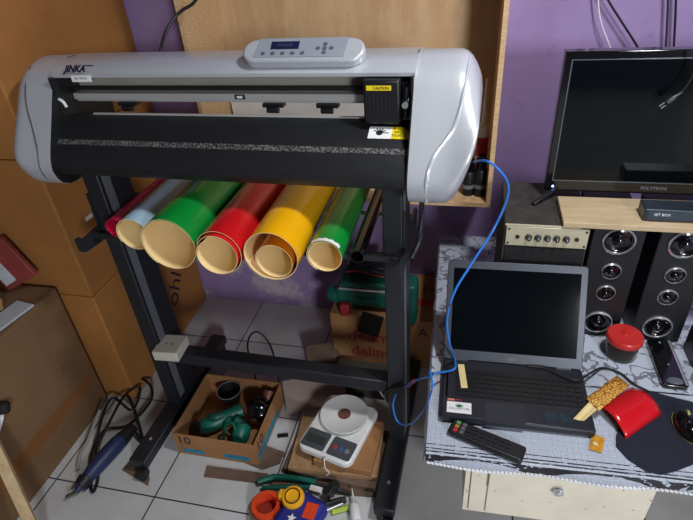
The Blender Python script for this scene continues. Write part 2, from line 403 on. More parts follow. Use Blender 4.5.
text('stamp', 'A', .06, (-1.4192, 1.10, .30), (0, 1, 0), (0, 0, 1), ctn_tape, bb)
# things on the brown box
t = thing('red_box', (-1.50, 1.19, BH+.0005), .0, 'thin dusty red box leaning on the carton stack at the back of the brown box', 'box')
Bp = Vector((-1.447, 1.192, .668)); Mr_ = frame_M(Bp, (-.105, -.026, -.056), (-.045, .014, .153))
MB().box(0, .135, 0, .165, 0, .020, Mr_).build('box_body', reddk, t, bevel=.003)
MB().box(.075, .125, .02, .12, -.0008, -.0001, Mr_).build('label_sticker', bluebox, t, label='pale label on the red face')
M = Matrix.Translation((-1.50, .93, BH+.0005)) @ Matrix.Rotation(-.15, 4, 'Z')
tag(MB().box(-.03, .050, -.23, .195, 0, .008, M).build('plastic_bag', bluebox, bevel=.002), 'flat pale blue-grey packet near the edge of the brown box', 'packet')
M = Matrix.Translation((-1.560, .87, BH+.0112)) @ Matrix.Rotation(-.12, 4, 'Z') 
tag(MB().box(-.09, .07, -.22, .13, -.0025, .016, M).build('paper_envelope', ctn_tan, bevel=.004), 'tan paper envelope lying over the pale blue-grey packet', 'envelope')
b = MB()
bmesh.ops.create_icosphere(b.b, subdivisions=3, radius=.06)
for v in b.b.verts:
    n_ = math.sin(v.co.x*90)*.006+math.cos(v.co.y*110+v.co.z*70)*.006; v.co = Vector((v.co.x*1.25, v.co.y*.8, max(v.co.z*.5, -.02))) * (1+n_*8)
for v in b.b.verts: v.co.z = max(v.co.z, -.02)
tag(b.build('crumpled_bag', mat('beige_paper_bag', (168, 134, 92), .7, 0, .3, 30), M=Matrix.Translation((-1.565, 1.055, BH+.03)), smooth=True), 'small crumpled beige paper bag between the red box and the envelope', 'bag')
# pale stick and capped pipe leaning on the brown box
a = onz(45, 553, 0); b_ = Vector((-1.390, .775, .55)); d = (b_-a)
tag(MB().box(-.016, .016, -.012, .012, .010, d.length, Matrix.Translation(a) @ d.to_track_quat('Z', 'Y').to_matrix().to_4x4()).build('wooden_stick', stickw, bevel=.002), 'pale wooden stick leaning on the brown box in the bottom left corner', 'stick')
t = thing('hanging_lead', (-1.40, .84, .40), 0, 'white lead with a round black end lying against the side of the brown box', 'cable')
MB().tube([(-1.405, .826, .385), (-1.409, .80, .355), (-1.4095, .74, .31), (-1.4095, .60, .20), (-1.40, .45, .06), (-1.37, .36, .010), (-1.33, .25, .008)], .007, 10, 6).build('lead', cable_w, t, smooth=True)
MB().lathe([(0, 0), (.016, 0), (.019, .006), (.019, .030), (.013, .036), (0, .036)], (-1.3995, .828, .388), (0, .45, .9)).build('round_end', rubber, t, smooth=True)

# ------------------------------------------------------------------ vinyl cutter on its stand
vc = thing('vinyl_cutter', (-1.0755, 1.22, 0), 0, 'silver and black vinyl cutting plotter on a black metal floor stand', 'plotter')
BX0, BX1 = -1.10, -.130
def arc(cy, cz, r, a0, a1, n, ry=None):
    ry = ry or r
    return [(cy + r*math.cos(math.radians(a0+(a1-a0)*k/n)), cz + ry*math.sin(math.radians(a0+(a1-a0)*k/n))) for k in range(n+1)]
hood = [(1.214, 1.330), (1.213, 1.338)] + arc(1.30, 1.330, .086, 160, 90, 8, .033) + arc(1.345, 1.325, .06, 80, 0, 6, .036) + [(1.405, 1.27), (1.395, 1.27), (1.395, 1.318), (1.36, 1.343), (1.29, 1.351), (1.235, 1.342), (1.222, 1.330)]
MB().prism(hood, 'x', BX0-.002, BX1+.002).build('hood', silver, vc, smooth=True)
MB().box(BX0, BX1, 1.300, 1.392, 1.2755, 1.340).build('rear_housing', mat('warm_grey_panel', (168, 162, 152), .45, .2, .06), vc)
MB().box(BX0+.0002, BX0+.006, 1.20, 1.299, 1.225, 1.332).build('inner_side_plate', blackp, vc)
MB().box(BX1-.006, BX1-.0002, 1.20, 1.299, 1.225, 1.332).build('inner_side_plate', blackp, vc)
plat = [(1.246, 1.224), (1.246, 1.215), (1.27, 1.20), (1.27, 1.115), (1.135, 1.094), (1.118, 1.096), (1.110, 1.106), (1.108, 1.122), (1.114, 1.140), (1.124, 1.156), (1.146, 1.180), (1.172, 1.199), (1.205, 1.214), (1.225, 1.220)]
MB().prism(plat, 'x', BX0-.002, BX1+.002).build('platen', mat('satin_black', (24, 25, 28), .5, 0, .15, 30, .08, 200), vc, smooth=True)
# cutting strip, silver platen edge
sm = [(1.140, 1.1735), (1.150, 1.1829), (1.1492, 1.1850), (1.1391, 1.1755)]
ns = N('worn_cutting_strip'); ns.pos(); f = ns.math('GREATER_THAN', ns.noise(260, 2, ns.pv), .52)
ns.link(ns.mix(f, lin((40, 40, 42)), lin((112, 112, 108))), ns.b.inputs['Base Color']); ns.b.inputs['Roughness'].default_value = .4
MB().prism(sm, 'x', BX0+.01, BX1-.004).build('cutting_strip', ns.m, vc)
MB().box(BX0+.07, BX1-.002, 1.238, 1.2475, 1.2235, 1.2265).build('platen_edge_strip', alu, vc)
MB().box(BX0+.006, BX1-.006, 1.262, 1.299, 1.258, 1.275).box(BX0+.006, BX1-.006, 1.272, 1.299, 1.250, 1.258).build('guide_rail', alu, vc, bevel=.001)
MB().box(-.600, -.572, 1.2600, 1.2618, 1.2615, 1.2735).build('scale_mark', blackp, vc)
MB().box(-.594, -.578, 1.2590, 1.2598, 1.2645, 1.2705).build('scale_mark', whitest, vc, label='white centre of the rail mark')
MB().cyl((BX0+.006, 1.276, 1.286), (BX1-.006, 1.276, 1.286), .0058, seg=12).build('drive_belt', rubber, vc)
for x in (-.50, -.355, -.93):
    t_ = MB().box(x-.028, x+.028, 1.262, 1.285, 1.240, 1.2498).cyl((x-.015, 1.262, 1.2350), (x+.015, 1.262, 1.2350), .0085).build('pinch_roller', blackp, vc)
# carriage
MB().box(-.245, -.160, 1.192, 1.2615, 1.226, 1.327).build('carriage_cover', blackp, vc, bevel=.005)
b = MB()
for k in range(6): b.box(-.232+k*.0095, -.2295+k*.0095, 1.1905, 1.1935, 1.250, 1.290)
b.build('vent_slots', rubber, vc)
MB().box(-.236, -.179, 1.1902, 1.1912, 1.305, 1.316).build('sticker', yellowst, vc, label='yellow sticker on the carriage')
text('sticker_lettering', 'CAUTION', .008, (-.202, 1.1899, 1.3105), (1, 0, 0), (0, 0, 1), ink, vc)
MB().box(-.159, -.1365, 1.21, 1.2615, 1.230, 1.318).cyl((-.148, 1.202, 1.24), (-.148, 1.202, 1.31), .007).box(-.156, -.140, 1.196, 1.21, 1.258, 1.285).build('tool_holder', blackg, vc, bevel=.002)
MB().cyl((-.148, 1.195, 1.272), (-.148, 1.188, 1.272), .007).build('thumb_screw', chrome, vc, smooth=True)
# warning label lying on the platen slope
e1 = Vector((-.234, 1.170, 1.1995)); yd = Vector((0, .033, .0150))
Ml = frame_M(e1, (1, 0, 0), yd)
MB().box(0, .055, 0, .038, .0005, .0012, Ml).build('warning_label', whitest, vc)
MB().prism([(.055, 0), (.099, 0), (.093, .026), (.08, .038), (.055, .038)], 'z', .0005, .0012).build('warning_label', yellowst, vc, M=Ml, label='yellow half of the warning label')
b = MB(); b.lathe([(0, .0013), (.008, .0013), (.008, .0017), (0, .0017)], (.026, .018, 0))
for k in range(5): b.box(-.0015, .0015, 0, .016, .0013, .0017, Matrix.Translation((.026, .018, 0)) @ Matrix.Rotation(math.radians(-60+k*30), 4, 'Z'))
b.box(.030, .048, .017, .0195, .0013, .0017)
b.build('hand_symbol', ink, vc, M=Ml)
for k in range(3): text('warning_lettering', ('ATT', 'EN', 'TION')[k], .009, Ml @ Vector((.067, .032-.011*k, .0014)), (1, 0, 0), yd, ink, vc)
# end caps
base = [(1.097, 1.112), (1.099, 1.125), (1.104, 1.140), (1.114, 1.160), (1.135, 1.195), (1.158, 1.232), (1.182, 1.272), (1.202, 1.305), (1.216, 1.325), (1.232, 1.339), (1.250, 1.350), (1.272, 1.359), (1.298, 1.365)] + arc(1.31, 1.27, .105, 84, 0, 8, .095) + [(1.415, 1.20), (1.40, 1.10), (1.34, 1.07), (1.25, 1.056), (1.16, 1.054), (1.135, 1.058), (1.115, 1.070), (1.103, 1.088)]
def cap(x0, L, sgn, kb=.15, kt=.075):
    b = MB(); rings = []
    zs = [p[1] for p in base]; z0, z1 = min(zs), max(zs); T = [0, .2, .4, .55, .65, .74, .82, .89, .94, .975, 1]
    for t in T:
        u = max(0, (t-.5)/.5); zb = z0+kb*u**2.2; zt = z1-kt*max(0, (t-.6)/.4)**2.5; k = math.sqrt(max(0, 1-max(0, (t-.45)/.55)**4.5)) if t < 1 else .0
        sy = .35+.65*k
        if t == 1: zb += .02; zt -= .02
        rings.append([b.b.verts.new((x0+sgn*L*t, 1.26+(p[0]-1.26)*(1-.9*(1-sy)*.6), zb+(zt-zb)*(p[1]-z0)/(z1-z0))) for p in base])
    n = len(base)
    for a, c in zip(rings, rings[1:]):
        for i in range(n): b.b.faces.new((a[i], a[(i+1) % n], c[(i+1) % n], c[i]))
    b.b.faces.new(rings[0]); b.b.faces.new(rings[-1])
    b.b.faces.ensure_lookup_table()
    o = b.build('end_cap', silver, vc, smooth=True)
    MB().prism([(1.26+(p[0]-1.26)*.995, 1.21+(p[1]-1.21)*.995) for p in base], 'x', min(x0-sgn*.0002, x0-sgn*.003), max(x0-sgn*.0002, x0-sgn*.003)).build('cap_lining', blackp, vc)
    return o
def surf_line(o, pts, r, m, name):
    """thin raised line following the front of an end cap, found by casting onto its mesh"""
    from mathutils.bvhtree import BVHTree
    me = o.data; Mw = ROOT[vc.name]
    bv = BVHTree.FromPolygons([Mw @ v.co for v in me.vertices], [tuple(p.vertices) for p in me.polygons])
    P = []
    for x, z in pts:
        h = bv.ray_cast(Vector((x, .5, z)), Vector((0, 1, 0)))
        if h[0]: P.append(h[0])
    # top point: over the crown
    sub = MB().tube(P, r, 8, 4).build(name, m, o); return sub
capR = cap(BX1, .148, 1); capL = cap(BX0, .136, -1, .06, .055)
surf_line(capR, [(-.014, 1.352), (-.016, 1.336), (-.020, 1.30), (-.026, 1.262), (-.040, 1.225), (-.070, 1.185), (-.083, 1.155), (-.087, 1.12), (-.088, 1.070)], .0042, silver_d, 'seam')
surf_line(capL, [(-1.190, 1.350), (-1.187, 1.31), (-1.180, 1.262), (-1.16, 1.215), (-1.143, 1.17), (-1.138, 1.12), (-1.137, 1.085)], .002, mat('seam_shadow_gap', (70, 70, 72), .6), 'seam')
# control panel
Mc = frame_M((-.396, 1.222, 1.358), (1, 0, 0), (0, .062, .046))
def pill(hw, h0, h1, r, n=8):
    o = []
    cy = (h0+h1)/2; hh = (h1-h0)/2
    for k in range(n+1): a = math.radians(-90+180*k/n); o.append((hw-r+r*math.cos(a), cy+hh*math.sin(a)))
    for k in range(n+1): a = math.radians(90+180*k/n); o.append((-hw+r+r*math.cos(a), cy+hh*math.sin(a)))
    return o
cp = MB().prism(pill(.150, -.004, .064, .034), 'z', -.014, .012).build('control_panel', silver, vc, bevel=.006, M=Mc, seg=3)
MB().prism([(-.118, .008), (.104, .008), (.110, .062), (-.110, .062)], 'z', .0122, .0135).build('keypad_plate', mat('keypad_grey', (150, 156, 165), .4, .1, .04), cp, M=Mc)
MB().box(-.078, -.008, .030, .052, .0137, .0145).build('display', mat('lcd_dark_blue', (30, 34, 66), .2, coat=.5), cp, M=Mc)
text('display_lettering', 'OFFLINE', .010, Mc @ Vector((-.043, .041, .0147)), (1, 0, 0), (0, .062, .044), mat('lcd_text', (70, 78, 120), .5), cp, ext=.0002)
btn = mat('button_grey', (84, 92, 104), .5)
for x, y in [(-.094+.0245*k, .018) for k in range(5)] + [(.040, .031), (.056, .019), (.072, .031), (.056, .043)]:
    MB().lathe([(0, .0136), (.0058, .0136), (.0050, .0154), (0, .0158)], (x, y, 0), seg=14, sy=.8).build('button', btn, cp, M=Mc, smooth=True)
MB().box(.0515, .0605, .0265, .0355, .0136, .0153).build('button', btn, cp, M=Mc)
# logo and small label on the hood
text('logo', 'JINKA', .024, (-1.020, 1.2145, 1.352), (1, 0, 0), (0, .4, .9), mat('logo_navy', (24, 20, 56), .4), vc, shear=.45, bold=.0008)
MB().box(-.985, -.962, 1.2165, 1.2180, 1.3580, 1.3605).build('logo_bar', ink, vc)
MB().box(-1.035, -.975, 1.2105, 1.2125, 1.320, 1.3365).build('rating_label', whitest, vc)
text('rating_lettering', 'JK-1101XE', .0085, (-1.005, 1.2102, 1.3295), (1, 0, 0), (0, 0, 1), greytext, vc)
MB().tube([(-1.095, 1.205, 1.275), (-1.088, 1.203, 1.275), (-1.080, 1.203, 1.268), (-1.078, 1.205, 1.255)], .004).build('white_clip', white, vc)
# stand
for cx in (-1.0755, -.183):
    u = MB().box(cx-.027, cx+.027, 1.190, 1.325, .0752, 1.094).build('upright', blackm, vc, bevel=.004)
    MB().box(cx+.0272, cx+.0285, 1.205, 1.238, .10, 1.06).build('side_channel', greystrip, u)
    MB().box(cx-.034, cx+.034, .925, 1.60, .034, .075).build('foot', blackm, vc, bevel=.006)
    for y in (.925, 1.57):
        c_ = MB().cyl((cx-.002, y-.012, .0205), (cx+.030, y-.012, .0205), .0205).build('caster', rubber, vc, smooth=True)
        MB().cyl((cx, y, .030), (cx, y, .036), .006).build('caster_stem', chrome, c_)
    MB().cyl((cx, 1.02, .0755), (cx, 1.02, .078), .006).build('bolt', chrome, vc)
    sg = -1 if cx < -.6 else 1
    x0 = cx-.028*1 if False else cx + sg*.0275
    pts = [(1.10, .846), (1.17, .84), (1.40, .846), (1.43, .875), (1.40, .90), (1.30, .905), (1.19, 1.00), (1.188, .89), (1.11, .886), (1.10, .90), (1.085, .90), (1.085, .86)]
    MB().prism(pts, 'x', min(x0, x0+sg*.008), max(x0, x0+sg*.008)).build('roll_bracket', blackm, vc)
MB().box(-1.0480, -.2105, 1.200, 1.252, .300, .352).build('crossbar', blackm, vc, bevel=.004)
for y, z in ((1.155, .874), (1.385, .874)):
    MB().cyl((-1.108, y, z), (-.150, y, z), .0105).build('media_rod', alu if y > 1.2 else blackm, vc, smooth=True)
MB().tube([(-.150, 1.36, .95), (-.13, 1.37, .96), (-.128, 1.33, .84), (-.145, 1.27, .80)], .008).build('hook', blackm, vc)

yaw(vc, (-1.0755, 1.22), -1.5)
# ------------------------------------------------------------------ vinyl rolls resting on the rods
def roll(name, x, y0, r, L, m, label, turns=1.15, gap=.004, a0=150, zb=.8848, th=.0012, core=None, cat='roll', tele=0, inner=None):
    """sheet wound in a spiral: outside in colour, inside cream backing"""
    b = MB(); n = int(40*turns); cz = zb+r; Y = [y0, y0+.02, y0+L*.5, y0+L]
    grid = []
    for yi, yy0 in enumerate(Y):
        row = []
        for k in range(n+1):
            t = k/n; yy = yy0 - (tele*t if yi < 2 else 0); rr = r-gap*turns*t-.0006; a = math.radians(a0)-2*PI*turns*t
            row.append((x+rr*math.cos(a), yy, cz+rr*math.sin(a)))
        grid.append(row)
    b.sheet(grid, .0014)
    o = b.build(name, [m, inner or backing], smooth=True)
    return tag(o, label, cat, 'vinyl rolls across the cutter stand')
def flipcheck(o, x, cz):
    # make slot 0 the outward-facing side
    me = o.data
roll('vinyl_roll', -.998, 1.13, .034, .50, vmag, 'thin magenta vinyl roll, farthest left on the cutter stand', 1.3, a0=200, inner=vmag)
roll('vinyl_roll', -.9, 1.075, .052, .55, vblu, 'pale blue vinyl roll lying between the magenta and the large green one', 1.2, a0=210)
roll('vinyl_roll', -.740, .998, .078, .62, vgrn, 'large green vinyl roll with a wide cream core, left of the red roll', 1.6, a0=230, gap=.0035)
roll('vinyl_roll', -.600, 1.003, .066, .62, vred, 'red vinyl roll in the middle of the cutter stand', 2.4, a0=260, gap=.006, tele=.030)
roll('vinyl_roll', -.4570, .985, .0715, .62, vyel, 'yellow vinyl roll wrapped loosely round an orange one', 1.15, a0=250, gap=.003)
roll('vinyl_roll', -.452, .988, .0500, .60, vora, 'orange vinyl roll nested inside the yellow roll', 1.25, a0=200, gap=.003, zb=.8905)
roll('vinyl_roll', -.336, 1.035, .048, .58, vgrn, 'smaller green vinyl roll with a torn front edge, right of the yellow roll', 1.3, a0=240)
roll('vinyl_roll', -.2655, 1.085, .0205, .55, vblk, 'thin glossy black vinyl roll, farthest right beside the upright', 1.3, a0=200, gap=.002, inner=vblk)
g_ = []
for i in range(3):
    row = []
    for k in range(19):
        a = math.radians(35+95*k/18); rr = .0488
        yy = 1.034 if i == 0 else (1.040 if i == 1 else 1.043+.004*abs(math.sin(k*2.3)))
        row.append((-.336+rr*math.cos(a), yy, .8848+.048+rr*math.sin(a)))
    g_.append(row)
tag(MB().sheet(g_, .0006).build('torn_paper_strip', [whitest, whitest]), 'torn white paper edge stuck on the front of the smaller green roll', 'paper')
# ------------------------------------------------------------------ adapter on the crossbar
ad = thing('white_adapter', (-1.01, 1.21, .353), 0, 'small white plug adapter box sitting on the left end of the crossbar', 'adapter')
MB().box(-.048, .048, -.052, .045, .0, .042, Matrix.Translation((-1.0105, 1.205, .353)) @ Matrix.Rotation(.05, 4, 'Z')).build('case', mat('aged_white_plastic', (206, 200, 184), .5, 0, .06, 20), ad, bevel=.004)
b = MB()
for dx in (-.012, .012): b.cyl((-1.0105+dx, 1.2, .394), (-1.0105+dx, 1.2, .3962), .003, seg=10)
b.build('socket_hole', rubber, ad)
t = thing('wire_hoop', (-.74, 1.36, 0), 0, 'thin black wire hoop standing up behind the crossbar', 'wire')
MB().tube([(-.79, 1.365, .003), (-.80, 1.36, .20), (-.785, 1.36, .30), (-.743, 1.36, .345), (-.705, 1.36, .30), (-.692, 1.36, .20), (-.70, 1.365, .003)], .0035, 8, 6).build('wire', cable_k, t)

# ------------------------------------------------------------------ carton 10 with tools
o10 = thing('open_carton', (-.83, 1.18, 0), 0, 'low open carton marked 10 holding green power tools, under the crossbar', 'carton')
X0, X1, Y0, Y1, H = -.988, -.674, 1.035, 1.325, .112
MB().box(X0, X1, Y0, Y1, .001, .005).build('bottom', ctn_tan, o10)
for nm, a in (('front_wall', (X0, X1, Y0-.004, Y0, .001, H)), ('back_wall', (X0, X1, Y1, Y1+.004, .001, H)), ('side_wall', (X0-.004, X0-.0001, Y0, Y1, .001, H)), ('side_wall', (X1+.0001, X1+.004, Y0, Y1, .001, H))):
    MB().box(*a).build(nm, ctn_tan, o10)
text('number_print', '10', .058, (-.950, Y0-.0045, .080), (1, 0, 0), (0, 0, 1), ink, o10)
text('number_print', '10', .062, (X1+.0045, 1.075, .075), (0, 1, 0), (0, 0, 1), ink, o10)
for a in ((-.965, -.88, Y0-.0048, Y0-.0042, .014, .036), (-.80, -.70, Y0-.0048, Y0-.0042, .014, .040), (X1+.0042, X1+.0048, 1.04, 1.25, .012, .045)): MB().box(*a).build('blue_print', inkblue, o10)
def blob_tool(name, path, radii, m, label, cat, extras=()):
    t = thing(name, (path[0][0], path[0][1], path[0][2]), 0, label, cat)
    b = MB(); P = [Vector(p) for p in path]
    rings = []
    for i, p in enumerate(P):
        d = (P[min(i+1, len(P)-1)]-P[max(i-1, 0)]).normalized(); u = d.cross(Vector((0, 0, 1))).normalized(); v = u.cross(d)
        rings.append([b.b.verts.new(p+radii[i]*(math.cos(2*PI*k/16)*u+math.sin(2*PI*k/16)*v)) for k in range(16)])
    for a_, c_ in zip(rings, rings[1:]):
        for k in range(16): b.b.faces.new((a_[k], a_[(k+1) % 16], c_[(k+1) % 16], c_[k]))
    b.b.faces.new(rings[0]); b.b.faces.new(rings[-1][::-1])
    b.build('housing', m, t, smooth=True)
    for fn in extras: fn(t)
    return t
blob_tool('angle_grinder', [(-.93, 1.11, .05), (-.915, 1.125, .05), (-.88, 1.15, .055), (-.83, 1.19, .06), (-.80, 1.215, .06)], [.020, .032, .034, .026, .030], cgreen, 'green angle grinder lying in the left of the open carton', 'power tool', [
    lambda t: MB().lathe([(0, 0), (.046, 0), (.046, .006), (0, .006)], (-.94, 1.095, .048), (-.6, -.6, .5)).build('guard_disc', mat('dark_metal', (50, 50, 52), .4, .7), t, smooth=True),
    lambda t: MB().tube([(-.90, 1.15, .09), (-.87, 1.13, .105), (-.84, 1.15, .10)], .010).build('side_handle', cgreen2, t, smooth=True)])
blob_tool('power_drill', [(-.755, 1.075, .05), (-.76, 1.095, .055), (-.765, 1.13, .06), (-.775, 1.145, .06), (-.80, 1.155, .075)], [.022, .034, .034, .022, .018], cgreen, 'green power drill at the front right corner inside the carton', 'power tool', [
    lambda t: MB().lathe([(.010, .0), (.030, 0), (.030, .004), (.010, .004)], (-.755, 1.068, .052), (0, -1, .4)).build('collar', cgreen2, t, smooth=True),
    lambda t: MB().tube([(-.83, 1.09, .03), (-.82, 1.11, .085), (-.79, 1.12, .10), (-.775, 1.10, .08)], .006).build('trigger_guard', cgreen2, t, smooth=True)])
t = thing('black_round_tool', (-.725, 1.17, .03), 0, 'round glossy black tool head with a pinkish rim, in the right of the carton', 'power tool')
MB().lathe([(0, 0), (.046, 0), (.048, .012), (.044, .02), (.0, .02)], (-.722, 1.215, .062), (.05, -.35, .9)).build('rim', brownmet, t, smooth=True)
MB().lathe([(.043, .0205), (.046, .035), (.040, .058), (.022, .070), (.010, .072), (.010, .080), (0, .080)], (-.722, 1.215, .062), (.05, -.35, .9)).build('head', blackg, t, smooth=True)
MB().cyl((-.716, 1.24, .06), (-.706, 1.292, .10), .0225).build('grip', brownmet, t, smooth=True)
t = thing('metal_bowl_ring', (-.85, 1.27, .05), 0, 'black cup with a bright metal rim at the back of the carton', 'cup')
MB().lathe([(0, 0), (.040, 0), (.048, .04), (.045, .04), (.038, .004), (0, .004)], (-.872, 1.272, .055)).build('cup_body', blackp, t, smooth=True)
MB().lathe([(.046, .0402), (.049, .0402), (.049, .0425), (.046, .0425), (.046, .0402)], (-.872, 1.272, .055)).build('rim', chrome, t, smooth=True)

# ------------------------------------------------------------------ scale on scrap boards
tag(MB().box(-.17, .17, -.12, .12, 0, .030, Matrix.Translation((-.395, 1.125, .001)) @ Matrix.Rotation(-.06, 4, 'Z')).build('scrap_box', ctn_dirty, bevel=.003), 'flat dirty cardboard box, lowest under the kitchen scale', 'carton')
tag(MB().box(-.16, .155, -.115, .11, 0, .022, Matrix.Translation((-.392, 1.13, .0315)) @ Matrix.Rotation(.05, 4, 'Z')).build('wooden_board', mdf, bevel=.002), 'brown wooden board on the dirty flat box', 'board')
tag(MB().box(-.10, .105, -.10, .11, 0, .03, Matrix.Translation((-.352, 1.125, .054)) @ Matrix.Rotation(-.05, 4, 'Z')).build('small_plank', ctn_tan, bevel=.002), 'tan block directly under the white kitchen scale', 'block')
sc = thing('kitchen_scale', (-.385, 1.125, .0845), 0, 'white kitchen scale with a round plate and a grey keypad', 'scale')
Ms = Matrix.Translation((-.392, 1.160, .0845)) @ Matrix.Rotation(-.24, 4, 'Z')
def rrect(x0, x1, y0, y1, r, n=5):
    o = []
    for cx, cy, a in ((x1-r, y0+r, -90), (x1-r, y1-r, 0), (x0+r, y1-r, 90), (x0+r, y0+r, 180)):
        for k in range(n+1): q = math.radians(a+90*k/n); o.append((cx+r*math.cos(q), cy+r*math.sin(q)))
    return o
MB().prism(rrect(-.104, .104, -.130, .130, .03), 'z', 0, .030).build('body', white, sc, bevel=.008, M=Ms, seg=3)
MB().lathe([(0, .0302), (.03, .0302), (.03, .040), (.0, .040)], (0, .045, 0)).build('plate_support', white, sc, M=Ms)
MB().lathe([(0, .0402), (.080, .0402), (.088, .046), (.088, .050), (.084, .050), (.080, .047), (0, .047)], (0, .045, 0), seg=48).build('plate', white, sc, M=Ms, smooth=True)
MB().lathe([(0, .0472), (.024, .0472), (.024, .0478), (.019, .0478), (.019, .0474), (.010, .0474), (.010, .048), (0, .048)], (0, .045, 0)).build('plate_emblem', brownmet, sc, M=Ms)
kp = mat('scale_keypad', (74, 76, 82), .5)
MB().prism(rrect(-.095, -.005, -.118, -.042, .008), 'z', .0302, .0312).build('display_panel', kp, sc, M=Ms)
MB().box(-.086, -.014, -.098, -.064, .0313, .0318).build('display', mat('lcd_grey', (60, 66, 62), .2), sc, M=Ms)
k2 = MB().prism(rrect(.007, .095, -.118, -.042, .008), 'z', .0302, .0312).build('button_panel', kp, sc, M=Ms)
for i, mm in enumerate((mat('dull_red_button', (150, 60, 60), .5), mat('dull_blue_button', (60, 90, 130), .5), greytext)): MB().lathe([(0, .0313), (.0095, .0313), (.008, .034), (0, .0345)], (.026+.023*i, -.083, 0), seg=18).build('button', mm, sc, M=Ms, smooth=True)
b = MB().tube([(.02, -.128, .02), (.015, -.14, .03), (.02, -.15, .0), (.03, -.145, -.03), (.02, -.15, -.045)], .0022)
b.build('white_cord', cable_w, sc, M=Ms)
# cardboard flap behind scale
tag(MB().box(-.145, .10, -.001, .001, 0, .13, Matrix.Translation((-.50, 1.315, .018)) @ Matrix.Rotation(.42, 4, 'Z') @ Matrix.Rotation(-.95, 4, 'X')).build('cardboard_flap', mat('grey_brown_card', (150, 132, 122), .8, 0, .12)), 'grey-brown sheet of cardboard leaning between the scale and the open carton', 'cardboard')
for k, (u, v, a, l) in enumerate(((283, 436, .3, .02), (275, 452, -.2, .045), (293, 470, .1, .03))):
    p = onz(u, v, 0)
    tag(MB().box(-l, l, -.008, .008, .002, .006, Matrix.Translation((p.x, p.y, 0)) @ Matrix.Rotation(a, 4, 'Z')).build(('dark_bracket', 'wood_chip', 'wood_chip')[k], (blackp, ctn_dirty, mdf)[k]), ('small dark metal piece on the tiles between carton and scale', 'narrow grey-brown splinter on the tiles just right of the open carton', 'narrow light brown splinter in front of the boards under the scale')[k], 'scrap')

# ------------------------------------------------------------------ scraps and tools in the foreground
def scrap(pix, z, label, th=.003, m=ctn_dirty, name='scrap_or_shade', g=None):
    pts = [onz(u, v, z) for u, v in pix]
    return tag(MB().prism([(p.x, p.y) for p in pts], 'z', z, z+th).build(name, m), label, 'cardboard', g)
scrap([(207, 466), (268, 474), (272, 485), (204, 477)], .0015, 'long brown strip of cardboard on the tiles in front of the open carton')
scrap([(272, 474), (372, 484), (380, 498), (330, 494), (300, 486), (268, 490)], .0015, 'brown cardboard piece on the tiles in front of the scale')
scrap([(226, 440), (262, 446), (284, 452), (280, 464), (262, 470), (225, 455)], .0008, 'dark flat sheet painting the shadow on the tiles between the carton and the scale', .002)  # shadow stripes on the tiles, put in as a thin dark sheet
scrap([(122, 470), (132, 460), (150, 478), (148, 486)], .0008, 'small brown scrap under the left foot of the stand', .002)
t = thing('garden_pliers', (-.58, .95, .0), 0, 'green handled tool lying behind the orange roll at the bottom', 'tool')
MB().tube([onz(258, 482, .02), onz(275, 477, .022), onz(300, 479, .02), onz(316, 482, .018)], .011, 10).build('handle', cgreen, t, smooth=True)
MB().tube([onz(262, 488, .016), onz(285, 487, .015), onz(312, 487, .014)], .008, 10).build('handle', cgreen, t, smooth=True)
MB().tube([onz(312, 483, .016), onz(335, 489, .012), onz(350, 494, .010)], .007, 8).build('jaw', mat('steel', (90, 92, 96), .35, .8), t, smooth=True)
MB().box(-.022, .022, -.010, .010, 0, .002, Matrix.Translation(onz(316, 489, .024)) @ Matrix.Rotation(-.1, 4, 'Z')).build('price_label', whitest, t)
c = onz(266, 504, .05)
t = thing('tape_roll', (c.x, c.y, .0), 0, 'orange-red tape roll standing open upwards beside the yellow cap', 'tape')
MB().lathe([(.034, .0005), (.047, .0005), (.049, .05), (.034, .05), (.034, .0005)], (c.x, c.y, 0), (0, 0, 1), 36).build('ring', orangep, t, smooth=True)
MB().lathe([(0, .0008), (.0335, .0008), (.0335, .004), (0, .004)], (c.x, c.y, 0)).build('base', mat('dark_orange', (150, 50, 34), .5), t, smooth=True)
MB().lathe([(.0475, .001), (.060, .001), (.060, .035), (.0492, .035)], (c.x, c.y, 0)).build('outer_band', ctn_dirty, t, smooth=True)
c = onz(294, 493, .085)
t = thing('blue_bottle', (c.x, c.y, 0), 0, 'blue bag with a white star and an orange patch, topped by a round yellow cap', 'bottle')
Mb = Matrix.Translation((c.x+.035, c.y-.03, .0))
b = MB().prism(rrect(-.062, .066, -.085, .055, .02), 'z', .001, .070); b.build('bag', bluep, t, bevel=.02, M=Mb @ Matrix.Rotation(-.35, 4, 'Z'), seg=3)
MB().box(.012, .052, -.035, .018, .0705, .0715, Mb @ Matrix.Rotation(-.1, 4, 'Z')).build('orange_patch', orangep, t)
star = [(.016*(1 if k % 2 == 0 else .42)*math.cos(PI/2+k*PI/5), .016*(1 if k % 2 == 0 else .42)*math.sin(PI/2+k*PI/5)) for k in range(10)]
MB().prism(star, 'z', .0705, .0716).build('star_print', whitest, t, M=Mb @ Matrix.Translation((-.022, -.045, 0)))
MB().lathe([(0, .0705), (.036, .0705), (.038, .082), (.034, .09), (.022, .092), (.022, .088), (0, .088)], (c.x, c.y, 0), (0, -.15, 1), 32).build('cap', yelp, t, smooth=True)
MB().lathe([(.0225, .0925), (.026, .0925), (.026, .0935), (.0225, .0935), (.0225, .0925)], (c.x, c.y, 0), (0, -.15, 1), 32).build('cap_ring', blackp, t, smooth=True)
MB().box(-.052, -.028, -.02, .01, .062, .084, Matrix.Translation((c.x, c.y, 0))).build('spout', yelp, t, bevel=.004)
t = thing('glue_bottle', tuple(onz(355, 512, 0)), 0, 'small white glue bottle with a long pointed nozzle at the bottom right', 'bottle')
g0, g1 = onz(356, 518, .030), onz(353, 496, .034); dg = (g1-g0).normalized()
